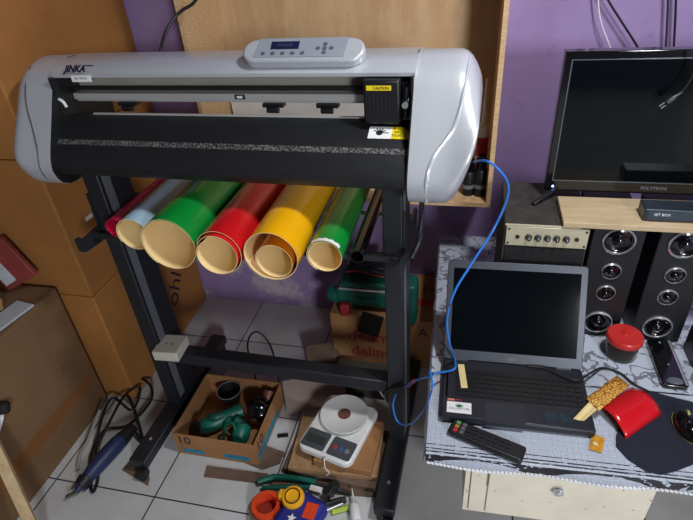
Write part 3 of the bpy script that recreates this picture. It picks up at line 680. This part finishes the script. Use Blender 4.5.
MB().lathe([(0, -.01), (.016, -.01), (.0185, .0), (.0185, .035), (.012, .052), (.005, .058), (.0035, .075), (.0015, .10), (0, .10)], g0, dg, 20).build('body', white, t, smooth=True)
t = thing('cutter_knife', tuple(onz(325, 508, .0)), 0, 'black and lime snap-off knife lying beside the glue bottle', 'knife')
MB().tube([onz(306, 519, .014), onz(325, 505, .016), onz(346, 499, .018)], .010, 8).build('handle', blackp, t, smooth=True)
MB().tube([onz(332, 512, .014), onz(350, 507, .012)], .009, 8).build('grip', lime, t, smooth=True)
MB().tube([onz(318, 514, .026), onz(331, 508, .028), onz(343, 503, .028)], .0025, 6).build('blade_rail', chrome, t)
t = thing('black_clamp', tuple(onz(330, 492, .0)), 0, 'small black clamp between the green handled tool and the glue bottle', 'clamp')
MB().box(-.03, .03, -.014, .014, .0205, .05, Matrix.Translation(onz(332, 495, 0)) @ Matrix.Rotation(1.1, 4, 'Z')).build('block', blackp, t, bevel=.004)
MB().cyl(onz(332, 495, .05), onz(332, 495, .06), .008).build('knob', rubber, t)

# ------------------------------------------------------------------ blue grinder and cable on the left
sgr = blob_tool('straight_grinder', [tuple(onz(76, 492, .028)), tuple(onz(82, 484, .03)), tuple(onz(92, 472, .032)), tuple(onz(106, 456, .036)), tuple(onz(118, 443, .036)), tuple(onz(126, 434, .033))], [.008, .018, .027, .031, .031, .022], bluetool, 'blue and black electric hand tool lying on the tiles by the brown box', 'power tool', [
    lambda t: MB().cyl(onz(66, 497, .02), onz(77, 491, .028), .006).build('spindle', mat('tool_steel', (110, 110, 112), .35, .9), t, smooth=True),
    lambda t: MB().cyl(onz(121, 440, .036), onz(134, 427, .034), .030, .018).build('end_housing', blackp, t, smooth=True),
    lambda t: MB().cyl(onz(80, 487, .029), onz(86, 479, .031), .024, .029).build('collar', blackp, t, smooth=True)])
MB().tube([onz(133, 428, .03), onz(143, 440, .012), onz(130, 400, .02), onz(112, 372, .03), onz(132, 374, .05), onz(150, 385, .05), onz(150, 402, .03), onz(128, 425, .012), onz(105, 430, .02), onz(92, 452, .02), onz(90, 480, .008), onz(93, 492, .008), onz(98, 478, .008), onz(98, 450, .055), onz(108, 425, .07), onz(125, 395, .07), onz(140, 388, .06), onz(132, 410, .03), onz(112, 398, .06), onz(100, 425, .05), onz(96, 455, .035)], .0055, 8, 8).build('power_cord', cable_k, sgr, smooth=True)
tag(MB().tube([onz(100, 410, .10), onz(88, 440, .05), onz(80, 455, .03), onz(78, 470, .012)], .006, 8, 8).build('grey_hose', mat('grey_hose', (130, 128, 122), .6)), 'short grey hose lying against the brown box by the blue tool', 'hose')

# ------------------------------------------------------------------ carton with green saw behind the stand
fadedred = mat('faded_red_ink', (158, 62, 50), .8, 0, .3, 30)
db = thing('printed_carton', (-.30, 1.72, 0), 0, 'tan carton with faded red printing against the wall behind the right upright', 'carton')
MB().box(-.525, -.100, 1.60, 1.925, .001, .262).build('box_body', ctn_tan, db, bevel=.004)
text('red_print', 'delima', .085, (-.345, 1.5992, .150), (1, 0, 0), (0, 0, 1), fadedred, db, bold=.002)
text('red_print', 'delima', .075, (-.345, 1.5992, .065), (1, 0, 0), (0, 0, 1), fadedred, db, bold=.002)
text('black_print', 'DI', .03, (-.375, 1.5992, .235), (1, 0, 0), (0, 0, 1), ink, db)
text('black_print', 'A', .06, (-.135, 1.5992, .20), (1, 0, 0), (0, 0, 1), ink, db)
MB().box(-.200, -.103, 1.70, 1.745, .2622, .2630).build('red_stripe', inkred, db)
text('black_print', 'E3', .05, (-.135, 1.81, .2626), (1, 0, 0), (0, 1, 0), ink, db)
tag(MB().box(-.07, .07, -.001, .001, 0, .11, Matrix.Translation((-.55, 1.53, .002)) @ Matrix.Rotation(.35, 4, 'Z') @ Matrix.Rotation(-.75, 4, 'X')).build('cardboard_offcut', ctn_dirty), 'bent grey-brown cardboard offcut on the floor before the printed carton', 'cardboard')
tag(MB().box(-.49, -.24, 1.40, 1.55, .001, .055).build('dark_tray', mat('dusty_grey_plastic', (70, 66, 60), .6, 0, .2), bevel=.004), 'low dusty dark grey case on the floor in front of the printed carton', 'case')
sw = thing('bench_saw', (-.33, 1.68, .326), 0, 'green benchtop power tool with a silver bar, on top of the printed carton', 'power tool')
MB().box(-.50, -.225, 1.62, 1.80, .350, .445).build('housing', cgreen, sw, bevel=.02, seg=3)
MB().box(-.40, -.29, 1.612, 1.625, .382, .405).build('recess', cgreen2, sw)
MB().box(-.475, -.235, 1.60, 1.625, .452, .463).build('silver_bar', chrome, sw, bevel=.002)
MB().box(-.47, -.24, 1.60, 1.70, .464, .492).build('upper_housing', cgreen2, sw, bevel=.01)
MB().lathe([(0, -.02), (.034, -.02), (.038, 0), (.03, .03), (0, .03)], (-.505, 1.66, .385), (-1, 0, 0)).build('motor_end', cgreen, sw, smooth=True)
MB().box(-.475, -.435, 1.585, 1.618, .3262, .385).build('red_knob', mat('dull_red', (150, 40, 44), .5), sw, bevel=.006)
MB().box(-.21, -.16, 1.56, 1.655, .33, .52).build('side_housing', cgreen, sw, bevel=.016, seg=3)
MB().box(-.445, -.30, 1.66, 1.78, .493, .53).tube([(-.46, 1.64, .50), (-.42, 1.62, .535), (-.37, 1.62, .54), (-.32, 1.63, .53), (-.27, 1.62, .515)], .008).build('motor_block', blackp, sw, bevel=.006)
MB().tube([(-.44, 1.61, .535), (-.40, 1.60, .55), (-.34, 1.60, .54), (-.28, 1.60, .53)], .003).build('red_wire', mat('red_wire', (170, 40, 50), .5), sw)
Mk = Matrix.Translation((-.385, 1.585, .20))
MB().box(-.045, .045, -.004, .004, .025, .135, Matrix.Translation((-.37, 1.585, .22)) @ Matrix.Rotation(.25, 4, 'Y')).build('black_plate', rubber, sw)
sw.location.z -= .063

# ------------------------------------------------------------------ table
TZ = .5
tb = thing('low_table', (.4, 1.35, 0), 0, 'low cream painted wooden table with a drawer, under the laptop and speakers', 'table')
MB().box(-.035, 1.12, .835, 1.88, .462, .488).build('tabletop', cream, tb, bevel=.002)
b = MB().box(.048, .508, .862, .880, .205, .4615)
MB().box(.048, .512, .862, 1.40, .20, .212).box(.048, .062, .862, 1.40, .2125, .4615).box(.498, .512, .862, 1.40, .2125, .4615).build('drawer_case', cream, tb)
b.b.free()
dr = MB().box(.063, .497, .855, .872, .2125, .4610).build('front_frame', cream, tb, bevel=.001)
d2 = MB().box(.108, .452, .8480, .8545, .225, .4560).build('drawer', cream, tb, bevel=.0015)
MB().box(.1035, .1075, .8535, .8548, .34, .455).build('gap_shadow_line', creamd, tb)  # shadow along the drawer's side edges, painted as thin dark strips
MB().box(.4525, .4545, .8535, .8548, .23, .455).build('gap_shadow_line', creamd, tb)
b = MB()
for x, z in ((.055, .42), (.055, .30), (.08, .38), (.135, .44), (.128, .33), (.20, .30), (.36, .30), (.40, .32), (.43, .40), (.475, .40), (.475, .31), (.505, .36), (.27, .31)):
    yy = .8478 if .108 < x < .452 else .8548
    b.cyl((x, yy, z), (x, yy+.001, z), .0018, seg=8)
b.build('nail_heads', rubber, tb)
MB().lathe([(0, 0), (.013, 0), (.013, .003), (.006, .006), (.006, .007), (.0125, .009), (.0125, .013), (.008, .016), (0, .016)], (.280, .8478, .372), (0, -1, 0), 24).build('knob', chrome, d2, smooth=True)
for x, y in ((-.02, 1.83), (1.06, 1.83), (1.06, .88), (.30, 1.25)):
    MB().box(x, x+.045, y, y+.045, .001, .4615 if x != .30 else .1995).build('leg', cream, tb)
# tablecloth with lace edge
b = MB()
nx = 150; rows = []
prof = [(1.875, TZ), (1.3, TZ), (.83, TZ), (.815, TZ-.002), (.811, TZ-.012), (.809, TZ-.022)]
for j, (yy, zz) in enumerate(prof):
    row = []
    for i in range(nx+1):
        x = -.058+1.19*i/nx; z = zz
        if j == 5: z -= .003*abs(math.sin(i*.9))
        y = yy - (.004*math.sin(x*22) if j >= 3 else 0)
        row.append((x, y, z))
    rows.append(row)
b.sheet(rows, .0)
b2 = MB()
b2.sheet([[(p[0], p[1], p[2]) for p in r_] for r_ in rows], -.0012); b.b.free()
tc_ = b2.build('tablecloth', cloth)
b3 = MB().sheet([[( -.058, .815+i*.053, TZ-.001) for i in range(21)], [(-.064, .815+i*.053, TZ-.012) for i in range(21)], [(-.066+.003*math.sin(i*2), .815+i*.053, TZ-.035) for i in range(21)]], .001)
for v in b3.b.verts: pass
me_ = b3.b; b4 = bpy.data.meshes.new('x'); me_.to_mesh(b4); me_.free(); bm_ = bmesh.new(); bm_.from_mesh(tc_.data); bm_.from_mesh(b4); bm_.to_mesh(tc_.data); bm_.free()
for p in tc_.data.polygons: p.material_index = 0
lace = mat('lace_white', (216, 218, 222), .6)
tag(tc_, 'white tablecloth with black printed border and hexagon pattern covering the low table', 'tablecloth')
b = MB()
for i in range(118):
    x = -.055+i*.01; b.cyl((x, .8075-.004*math.sin(x*22), TZ-.026), (x+.0085, .8075-.004*math.sin(x*22), TZ-.030), .0032, seg=6)
b.build('lace_trim', lace, tc_)
TT = TZ+.0014
PV = (-.058, .815)
yaw(tb, PV, 2.0); yaw(tc_, PV, 2.0)
for o_ in (tb, tc_): o_.location.y += .006

# ------------------------------------------------------------------ laptop
lp = thing('laptop', (.168, 1.03, TT), 0, 'open dark grey laptop with a blank screen standing on the tablecloth', 'laptop')
LX0, LX1, LY0, LY1 = -.030, .354, .925, 1.140
MB().box(LX0, LX1, LY0, LY1, TT+.004, TT+.027).build('base', lapdeck, lp, bevel=.005)
LT = TT+.0272
MB().box(LX0+.012, LX0+.016, .99, 1.10, LT-.001, LT-.0002).build('deck_seam', rubber, lp)
MB().box(.006, .342, .995, 1.100, LT-.0005, LT+.0004).build('keyboard_well', rubber, lp)
kb = MB()
rowsK = [(17, .0186), (16, .0198), (15, .0211), (14, .0226), (13, .0243)]
for r_ in range(6):
    n_ = 17; wk = .332/n_
    for k in range(n_):
        if r_ == 0 and 5 <= k <= 9:
            continue
        kb.box(.008+wk*k+.001+.002*(r_ % 2), .008+wk*(k+1)-.001+.002*(r_ % 2)-.002, .9975+r_*.0168, .9975+r_*.0168+.0145, LT+.0005, LT+.0030)
kb.box(.008+5*.332/17, .008+10*.332/17-.003, .9975, 1.012, LT+.0005, LT+.0030)
kb.build('keyboard', keym, lp)
MB().box(.085, .185, .918, .985, LT-.0005, LT+.0004).build('touchpad', mat('touchpad', (50, 51, 58), .35, .2, .03), lp)
MB().box(-.014, .050, .938, .975, LT, LT+.0005).build('sticker', whitest, lp, label='white sticker with green plant print')
text('sticker_lettering', 'GALLENTOR', .0095, (.018, .952, LT+.0008), (1, 0, 0), (0, 1, 0), greytext, lp)
b = MB()
for a in (-60, -30, 0, 30, 60): b.prism([(0, 0), (.0028, .006), (0, .014), (-.0028, .006)], 'z', 0, .0003); bmesh.ops.transform(b.b, matrix=Matrix.Translation((.018, .957, LT+.0007)) @ Matrix.Rotation(math.radians(a), 4, 'Z'), verts=b.b.verts[-8:] if False else [v for v in b.b.verts if v.co.z < .01])
b.build('plant_print', mat('leaf_green', (70, 140, 84), .6), lp)
MB().box(-.013, .006, .979, .985, LT, LT+.0006).build('sticker', mat('pale_red', (206, 120, 110), .5), lp, label='small pale red sticker')
MB().box(.009, .024, .981, .985, LT, LT+.0006).build('sticker', mat('red2', (150, 50, 50), .5), lp, label='small dark red sticker')
b = MB()
for i in range(2): b.box(.236+i*.034, .264+i*.034, .943, .972, LT, LT+.0005)
b.build('spec_sticker', mat('teal_black_sticker', (30, 48, 58), .3, 0, .5, 90), lp)
MB().box(0, .018, -.045, .045, 0, .0006, Matrix.Translation((.017, 1.068, LT+.0032)) @ Matrix.Rotation(.12, 4, 'Z')).build('masking_tape', masking, lp, label='strip of masking tape over the keys')
# lid
lt = Vector((0, .150, .250)); ll = lt.length
Ml = frame_M((LX0, 1.133, TT+.030), (1, 0, 0), lt)   # x along width, y up the lid, z towards the viewer
LW = LX1-LX0
lid = MB().prism(rrect(0, LW, 0, ll, .010), 'z', -.012, 0).build('lid', lapgrey, lp, bevel=.002, M=Ml)
scr = MB().box(.018, LW-.018, .030, ll-.022, .0002, .0010).build('screen', glassd, lid, M=Ml)
text('maker_lettering', 'ASUS', .011, Ml @ Vector((LW/2, .013, .0004)), (1, 0, 0), lt, greytext, lid)
for x in (.05, LW-.05): MB().cyl(Ml @ Vector((x-.02, -.002, -.005)), Ml @ Vector((x+.02, -.002, -.005)), .006).build('hinge', lapdeck, lp, smooth=True)
lt_n = None
yaw(lp, (-.03, .925), 1.5)
# remote
rp0, rp1 = onz(452, 424, TT+.02), onz(523, 453, TT+.02)
rc = (rp0+rp1)/2; ra = math.atan2((rp1-rp0).y, (rp1-rp0).x); rl = (rp1-rp0).length/2+.004
rm = thing('remote_control', (rc.x, rc.y, TT), 0, 'long black remote control lying in front of the laptop', 'remote')
Mr = Matrix.Translation((rc.x, rc.y, TT+.0005)) @ Matrix.Rotation(ra, 4, 'Z')
MB().prism(rrect(-rl, rl, -.024, .024, .008), 'z', 0, .018).build('case', blackp, rm, bevel=.005, M=Mr, seg=3)
for i in range(10):
    for j in range(3):
        if i == 9: continue
        m_ = keym
        if i == 0: m_ = (redp, mat('amber_key', (170, 120, 40), .5), mat('green_key', (90, 150, 80), .5))[j]
        if i == 1: m_ = mat('grey_key', (90, 94, 98), .5)
        MB().box(-rl+.013+i*.0165, -rl+.023+i*.0165, -.017+j*.0125, -.008+j*.0125, .0181, .0205).build('button', m_, rm, M=Mr)
# usb cable on the laptop and blue cable
tag(MB().tube([ony(474, 162, 1.33), ony(486, 161, 1.26), ony(499, 170, 1.24), ony(508, 184, 1.24), ony(506, 202, 1.24), ony(492, 232, 1.22), ony(470, 266, 1.16), ony(454, 293, 1.11), ony(447, 320, 1.09), ony(450, 345, 1.07), onz(455, 360, LT+.012), onz(455, 368, LT+.008), onz(449, 371, LT+.01), ony(437, 373, 1.03), ony(430, 376, 1.03), ony(414, 381, 1.10), ony(405, 387, 1.13)], .0032, 8, 8).build('usb_cable', cable_b, smooth=True), 'bright blue cable running from the cutter end cap down over the laptop corner', 'cable')
tag(MB().tube([ony(430, 371, 1.02), ony(432, 388, .98), ony(424, 410, .99), ony(410, 424, 1.06), ony(398, 422, 1.10), ony(393, 406, 1.12), ony(396, 394, 1.14)], .003, 8, 8).build('blue_cable_loop', cable_b, smooth=True), 'blue cable loop hanging between the right upright and the table edge', 'cable')
t = thing('cable_plug', tuple(ony(404, 388, 1.13)), 0, 'black cable end tied with a red tag hanging on the right upright', 'plug')
MB().tube([ony(388, 402, 1.178), ony(386, 393, 1.175), ony(394, 388, 1.16), ony(406, 386, 1.15), ony(412, 384, 1.12)], .006, 8).build('black_plug', blackp, t)
MB().cyl(ony(408, 386, 1.128), ony(414, 381, 1.118), .006).build('red_tag', redp, t)
b = MB()
for q in ([(378, 388), (383, 396), (389, 394)], [(381, 392), (386, 400), (392, 405)], [(376, 386), (382, 385), (388, 390)]): b.tube([ony(u, v, 1.18) for u, v in q], .0016, 6)
b.build('silver_wire', chrome, t)
tag(MB().tube([onz(528, 366, LT+.006), onz(545, 368, LT+.008), onz(562, 376, LT+.008), onz(578, 380, LT+.008), onz(592, 372, LT+.004), onz(603, 368, TT+.005), onz(620, 373, TT+.005), onz(634, 384, TT+.005), onz(650, 392, TT+.004)], .003, 8, 8).build('black_cable', cable_k), 'thin black cable trailing over the laptop hinge and across the tablecloth', 'cable')

# ------------------------------------------------------------------ things on the tablecloth
pp = [(616, 436), (616, 447), (628, 460), (645, 471), (660, 475), (674, 472), (700, 462), (725, 452), (728, 425), (712, 408), (690, 402), (670, 397), (655, 393), (640, 392), (630, 400), (622, 420)]
pts = [onz(u, v, TT) for u, v in pp]
tag(MB().prism([(p.x, p.y) for p in pts], 'z', TT+.0003, TT+.003).build('mouse_pad', padm, bevel=.0008), 'dark navy rounded mouse pad at the right end of the table', 'mouse pad')
c = onz(690, 424, TT+.02)
ms = thing('computer_mouse', (c.x, c.y, TT+.0032), 0, 'glossy black mouse with an olive trim on the navy pad', 'mouse')
Mm = Matrix.Translation((c.x, c.y, TT+.0032)) @ Matrix.Rotation(.15, 4, 'Z')
b = MB(); bmesh.ops.create_uvsphere(b.b, u_segments=32, v_segments=16, radius=1)
for v in b.b.verts:
    z = max(v.co.z, 0); v.co = Vector((v.co.x*.034*(1-.08*v.co.y), v.co.y*.052, .0055+z*.030*(1-.15*v.co.y)))
b.build('shell', blackg, ms, M=Mm, smooth=True)
MB().lathe([(0, .0002), (1.0, .0002), (1.02, .003), (1.0, .0054), (0, .0054)], (0, 0, 0), seg=36, sx=.0345, sy=.0525).build('trim', mat('olive_trim', (112, 112, 66), .4), ms, M=Mm, smooth=True)
MB().cyl((-.003, .022, .031), (.003, .022, .031), .008, seg=16).build('scroll_wheel', mat('olive_wheel', (150, 150, 90), .5), ms, M=Mm, smooth=True)
# curved red vinyl
A, B_, C_, D_ = onz(592, 405, TT+.005), onz(627, 388, TT+.005), onz(662, 414, TT+.005), onz(626, 439, TT+.005)
g = []
for i in range(17):
    s_ = i/16; row = []
    for j in range(9):
        r_ = j/8; p = (A*(1-r_)+B_*r_)*(1-s_)+(D_*(1-r_)+C_*r_)*s_
        row.append((p.x, p.y, TT+.0045+.030*math.sin(PI*s_)**.8))
    g.append(row)
tag(MB().sheet(g, -.0006).build('red_vinyl_offcut', [vred, vred], smooth='all'), 'curved red vinyl offcut lying partly on the navy mouse pad', 'vinyl sheet')
A, B_, C_, D_ = onz(586, 398, LT+.014), onz(617, 375, TT+.03), onz(630, 385, TT+.03), onz(599, 411, LT+.009)
g = [[tuple((A*(1-r_/6)+B_*(r_/6))*(1-s_/3)+(D_*(1-r_/6)+C_*(r_/6))*(s_/3)+Vector((0, 0, .002*math.sin(r_*2)))) for r_ in range(7)] for s_ in range(4)]
g2 = []
def quad_sheet(pix, zs, n=5, m=3, wob=.001):
    Q = [onz(u, v, z) for (u, v), z in zip(pix, zs)]
    return [[tuple((Q[0]*(1-i/n)+Q[1]*(i/n))*(1-j/m)+(Q[3]*(1-i/n)+Q[2]*(i/n))*(j/m)+Vector((0, 0, wob*math.sin(i*1.7)))) for i in range(n+1)] for j in range(m+1)]
nt = thing('vinyl_mesh_piece', tuple(onz(605, 395, TT)), 0, 'yellow net-textured strip propped between the laptop corner and the red vinyl', 'vinyl sheet')
MB().sheet(g, -.0008).build('net_sheet', [netm, netm], nt, smooth='all')
MB().sheet(quad_sheet([(589, 402), (599, 408), (584, 421), (573, 419)], [LT+.010, LT+.008, LT+.002, LT+.002]), -.0006).build('tape_tail', [masking, masking], nt)
at_ = thing('amber_tape_piece', tuple(onz(597, 443, TT)), 0, 'small amber tape piece on the cloth at the laptop front corner', 'tape')
MB().sheet(quad_sheet([(592, 434), (605, 438), (602, 453), (589, 449)], [TT+.003]*4, wob=.0008), -.0006).build('tape_square', [ambertape, ambertape], at_)
MB().lathe([(0, 0), (.006, 0), (.006, .002), (0, .002)], onz(595, 444, TT+.005)).build('tape_spot', masking, at_)
# jar
c = onz(621, 349, TT+.02)
jx, jy = c.x, c.y
jr = thing('glass_jar', (jx, jy, TT), 0, 'dark glass jar with a red lid in front of the left speaker', 'jar')
MB().lathe([(0, 0), (.038, 0), (.043, .008), (.044, .04), (.042, .060), (.040, .062), (.039, .06), (.041, .04), (.040, .012), (.036, .004), (0, .004)], (jx, jy, TT), seg=40).build('jar_body', glass, jr, smooth=True)
MB().lathe([(0, .005), (.034, .005), (.037, .012), (.037, .03), (0, .034)], (jx, jy, TT), seg=32).build('jar_contents', mat('dark_contents', (48, 36, 34), .6), jr, smooth=True)
MB().lathe([(.043, .0585), (.049, .0585), (.050, .064), (.049, .075), (.046, .078), (.02, .0765), (.006, .078), (.004, .084), (0, .084)], (jx, jy, TT), seg=40).build('lid', redp, jr, smooth=True)
# flat black device with silver edge
fd = thing('black_power_bank', (.592, 1.21, TT), 0, 'flat black device with a silver stripe lying at the foot of the right speaker', 'device')
MB().prism(rrect(.555, .622, 1.135, 1.322, .012), 'z', TT+.0004, TT+.016).build('case', blackg, fd, bevel=.003)
MB().box(.612, .6185, 1.14, 1.318, TT+.0162, TT+.0172).build('silver_stripe', chrome, fd)
MB().lathe([(0, 0), (.022, 0), (.018, .005), (0, .007)], (.588, 1.152, TT+.0161), seg=24, sy=.55).build('rounded_button', mat('grey_gloss', (90, 96, 104), .25), fd, smooth=True)
MB().cyl((.588, 1.215, TT+.0161), (.588, 1.215, TT+.0172), .003).build('small_key', chrome, fd)
tag(MB().box(.640, .70, 1.10, 1.19, TT+.0004, TT+.03).build('cream_box', cream, bevel=.003), 'small cream box at the right edge of the table beside the flat black device', 'box')
tag(MB().box(.655, .9, 1.23, 1.315, TT+.0004, TT+.09).build('black_box', blackp, bevel=.004), 'black box at the right edge standing before the right speaker', 'box')

# ------------------------------------------------------------------ amplifier, speakers, board
AT = .886
am = thing('guitar_amplifier', (.225, 1.45, TT), 0, 'dark boxy amplifier with a cream knob panel behind the laptop', 'amplifier')
MB().box(.110, .336, 1.330, 1.60, TT+.003, AT).build('cabinet', amptop, am, bevel=.003)
fp = MB().box(.116, .334, 1.3245, 1.3296, .818, .880).build('faceplate', faceplate, am, bevel=.001)
MB().box(.1165, .3335, 1.3235, 1.3244, .826, .866).build('printed_panel', mat('dusty_print', (128, 124, 110), .5, 0, .3, 60), fp) if False else None
for k, x in enumerate((.178, .203, .228, .253, .278)):
    kk = MB().lathe([(0, 0), (.0095, 0), (.0090, .004), (.0065, .006), (.006, .014), (0, .015)], (x, 1.3244, .848), (0, -1, 0), 20).build('knob', mat('dark_knob', (52, 52, 54), .4), fp, smooth=True)
    MB().box(x-.0007, x+.0007, 1.3086, 1.3094, .848, .854).build('pointer', whitest, kk)
for x in (.148, .305): MB().lathe([(0, 0), (.006, 0), (.006, .003), (.0035, .003), (.0035, .004), (0, .004)], (x, 1.3244, .848), (0, -1, 0), 16).build('jack_socket', blackg, fp, smooth=True)
for x, z in ((.123, .872), (.123, .826), (.327, .872), (.327, .826)): MB().cyl((x, 1.3244, z), (x, 1.323, z), .0032, seg=12).build('screw', rubber, fp)
MB().box(.118, .332, 1.326, 1.3298, .51, .812).build('grille_cloth', mat('grille_black', (22, 21, 23), .8, 0, .3, 200, .3, 500), am)
MB().box(.112, .31, 1.3255, 1.3299, .8815, .8858).build('edge_trim', mat('worn_edge', (196, 186, 160), .6), am)
def speaker(x0, x1, cx, label):
    s_ = thing('speaker', ((x0+x1)/2, 1.45, TT), 0, label, 'speaker', 'tower speakers under the board')
    MB().box(x0, x1, 1.333, 1.56, TT+.0005, AT-.0005).build('cabinet', spkside, s_, bevel=.003)
    for z, r in ((.845, .041), (.745, .026), (.668, .026), (.556, .039)):
        d_ = MB().lathe([(r, 0), (r*1.04, 0), (r*1.04, .004), (r*.94, .007), (r*.90, .003), (r*.86, .001)], (cx, 1.3328, z), (0, -1, 0), 36).build('driver', chrome, s_, smooth=True)
        MB().lathe([(r*.90, .0035), (r*.80, .0052), (r*.72, .0022), (r*.40, .0012), (r*.38, .006), (r*.22, .0115), (0, .013)], (cx, 1.3328, z), (0, -1, 0), 36).build('cone', blackg, d_, smooth=True)
    return s_
speaker(.345, .478, .414, 'tall black speaker with chrome ringed drivers standing next to the amplifier')
speaker(.512, .648, .578, 'tall black speaker with chrome ringed drivers, the one nearer the right edge')
tag(MB().box(.262, 1.10, 1.320, 1.478, AT+.0004, .903).build('wooden_board', boardw, bevel=.002), 'pale wooden board laid across the amplifier and the speakers', 'board')
BT = .9034
sbx = thing('set_top_box', (.62, 1.40, BT), 0, 'flat dark set-top box on the pale board under the television', 'set-top box')
MB().box(.462, .76, 1.345, 1.405, BT+.002, BT+.036).build('case', mat('blue_black_plastic', (34, 42, 52), .35, 0, .1), sbx, bevel=.003)
MB().box(.470, .75, 1.3435, 1.3452, BT+.006, BT+.033).build('front_panel', mat('front_panel', (44, 58, 70), .25, 0, .1), sbx)
text('lettering', 'SET BOX', .010, (.505, 1.3432, BT+.022), (1, 0, 0), (0, 0, 1), whitest, sbx)
MB().box(.48, .49, 1.35, 1.36, BT, BT+.0019).build('foot', rubber, sbx)
MB().box(.74, .75, 1.35, 1.36, BT, BT+.0019).build('foot', rubber, sbx)
MB().box(.48, .75, 1.385, 1.395, BT, BT+.0019).build('foot', rubber, sbx)
# ------------------------------------------------------------------ television
tv = thing('television', (.57, 1.52, AT), 0, 'black flat screen television standing above the speakers', 'television')
TX0, TX1, TB, TT2 = .226, .92, .908, 1.305
MB().box(TX0, TX1, 1.500, 1.535, TB, TT2).build('bezel', blackg, tv, bevel=.003)
MB().box(TX0+.05, TX1-.05, 1.5352, 1.57, TB+.04, TT2-.08).build('back_cover', blackp, tv, bevel=.01)
MB().box(TX0+.021, TX1-.021, 1.4985, 1.4998, TB+.038, TT2-.022).build('screen', glassd, tv)
e_ = mat('bezel_line', (92, 96, 102), .3, .3)
MB().box(TX0+.017, TX1-.017, 1.4983, 1.4999, TT2-.0215, TT2-.0195).box(TX0+.017, TX1-.017, 1.4983, 1.4999, TB+.034, TB+.037).box(TX0+.0175, TX0+.0205, 1.4983, 1.4999, TB+.037, TT2-.0215).build('inner_frame_line', e_, tv)
text('maker_lettering', 'POLYTRON', .013, (.520, 1.4994, TB+.018), (1, 0, 0), (0, 0, 1), greytext, tv)
MB().cyl((TX0+.022, 1.4998, TB+.016), (TX0+.022, 1.498, TB+.016), .0032, seg=14).build('standby_light', ledm, tv)
for (x, xf, z0) in ((.262, .192, AT), (.86, .93, BT)):
    for yf, yt in ((1.441, 1.505), (1.575 if x < .5 else 1.47, 1.53)):
        if x > .5 and yf > 1.45: continue
        a_ = Vector((x, yt, TB+.008)); f_ = Vector((xf if yf < 1.5 else .245, yf, z0+.0055)); b = MB()
        d = f_-a_
        b.box(-.007, .007, -.005, .005, 0, d.length, Matrix.Translation(a_) @ d.to_track_quat('Z', 'Y').to_matrix().to_4x4())
        b.build('stand_leg', blackp, tv, bevel=.002)
# ------------------------------------------------------------------ wires on the wall
tag(MB().tube([ony(596, -30, 1.90), ony(598, 0, 1.90), ony(601, 22, 1.90), ony(611, 50, 1.90), ony(618, 75, 1.90)], .0022, 8).build('white_wire', cable_w), 'thin white wire hanging down the purple wall behind the television', 'cable')
tag(MB().tube([ony(590, -35, 1.90), ony(608, 0, 1.90), ony(623, 24, 1.90), ony(638, 48, 1.90), ony(650, 75, 1.90)], .0035, 8).build('black_wire', cable_k), 'slanting black wire on the purple wall right of the white one', 'cable')
tag(MB().tube([ony(669, -35, 1.91), ony(668, 0, 1.91), ony(667, 25, 1.91), ony(665, 60, 1.91)], .0032, 8).build('hanging_wire', mat('purple_black_wire', (40, 32, 56), .6)), 'left one of two upright dark wires on the wall above the television', 'cable')
tag(MB().tube([ony(677, -35, 1.91), ony(676, 0, 1.91), ony(675, 25, 1.91), ony(673, 60, 1.91)], .0035, 8).build('hanging_wire', cable_k), 'right one of two upright dark wires on the wall above the television', 'cable')
tag(MB().tube([ony(205, -30, 1.60), ony(196, 0, 1.60), ony(180, 12, 1.58), ony(168, 28, 1.54), ony(161, 48, 1.50), ony(160, 75, 1.46)], .0048, 8).build('thick_cord', cable_k), 'thick black cord hanging before the shelf end down behind the cutter', 'cable')
pl = thing('hanging_plug', tuple(ony(680, 90, 1.44)), 0, 'black two-pin plug hanging on its cord in front of the television', 'plug')
MB().tube([ony(694, 20, 1.46), ony(697, 50, 1.46), ony(692, 76, 1.46), ony(682, 92, 1.46)], .0026, 8).build('cord', cable_k, pl)
MB().lathe([(0, 0), (.004, 0), (.005, .012), (.009, .020), (.010, .038), (.004, .042), (0, .042)], ony(682, 92, 1.46), ony(662, 106, 1.46)-ony(682, 92, 1.46), 12).build('plug_body', blackp, pl, smooth=True)
dv = (ony(662, 106, 1.46)-ony(682, 92, 1.46)).normalized(); q0 = ony(682, 92, 1.46)+dv*.042; sd = dv.cross(Vector((0, 1, 0))).normalized()
for s_ in (-1, 1): MB().cyl(q0+sd*.004*s_, q0+sd*.004*s_+dv*.014, .0016, seg=8).build('pin', chrome, pl)
# lamp fixture
lmp = thing('ceiling_lamp', (.50, .80, 2.75), 0, 'square white ceiling lamp on a short rod', 'lamp')
MB().cyl((.50, .80, 2.44), (.50, .80, 2.7499), .01).build('rod', white, lmp)
MB().box(.36, .64, .66, .94, 2.40, 2.4399).build('housing', white, lmp, bevel=.004)
MB().box(.38, .62, .68, .92, 2.39, 2.3999).build('diffuser', lampm, lmp)
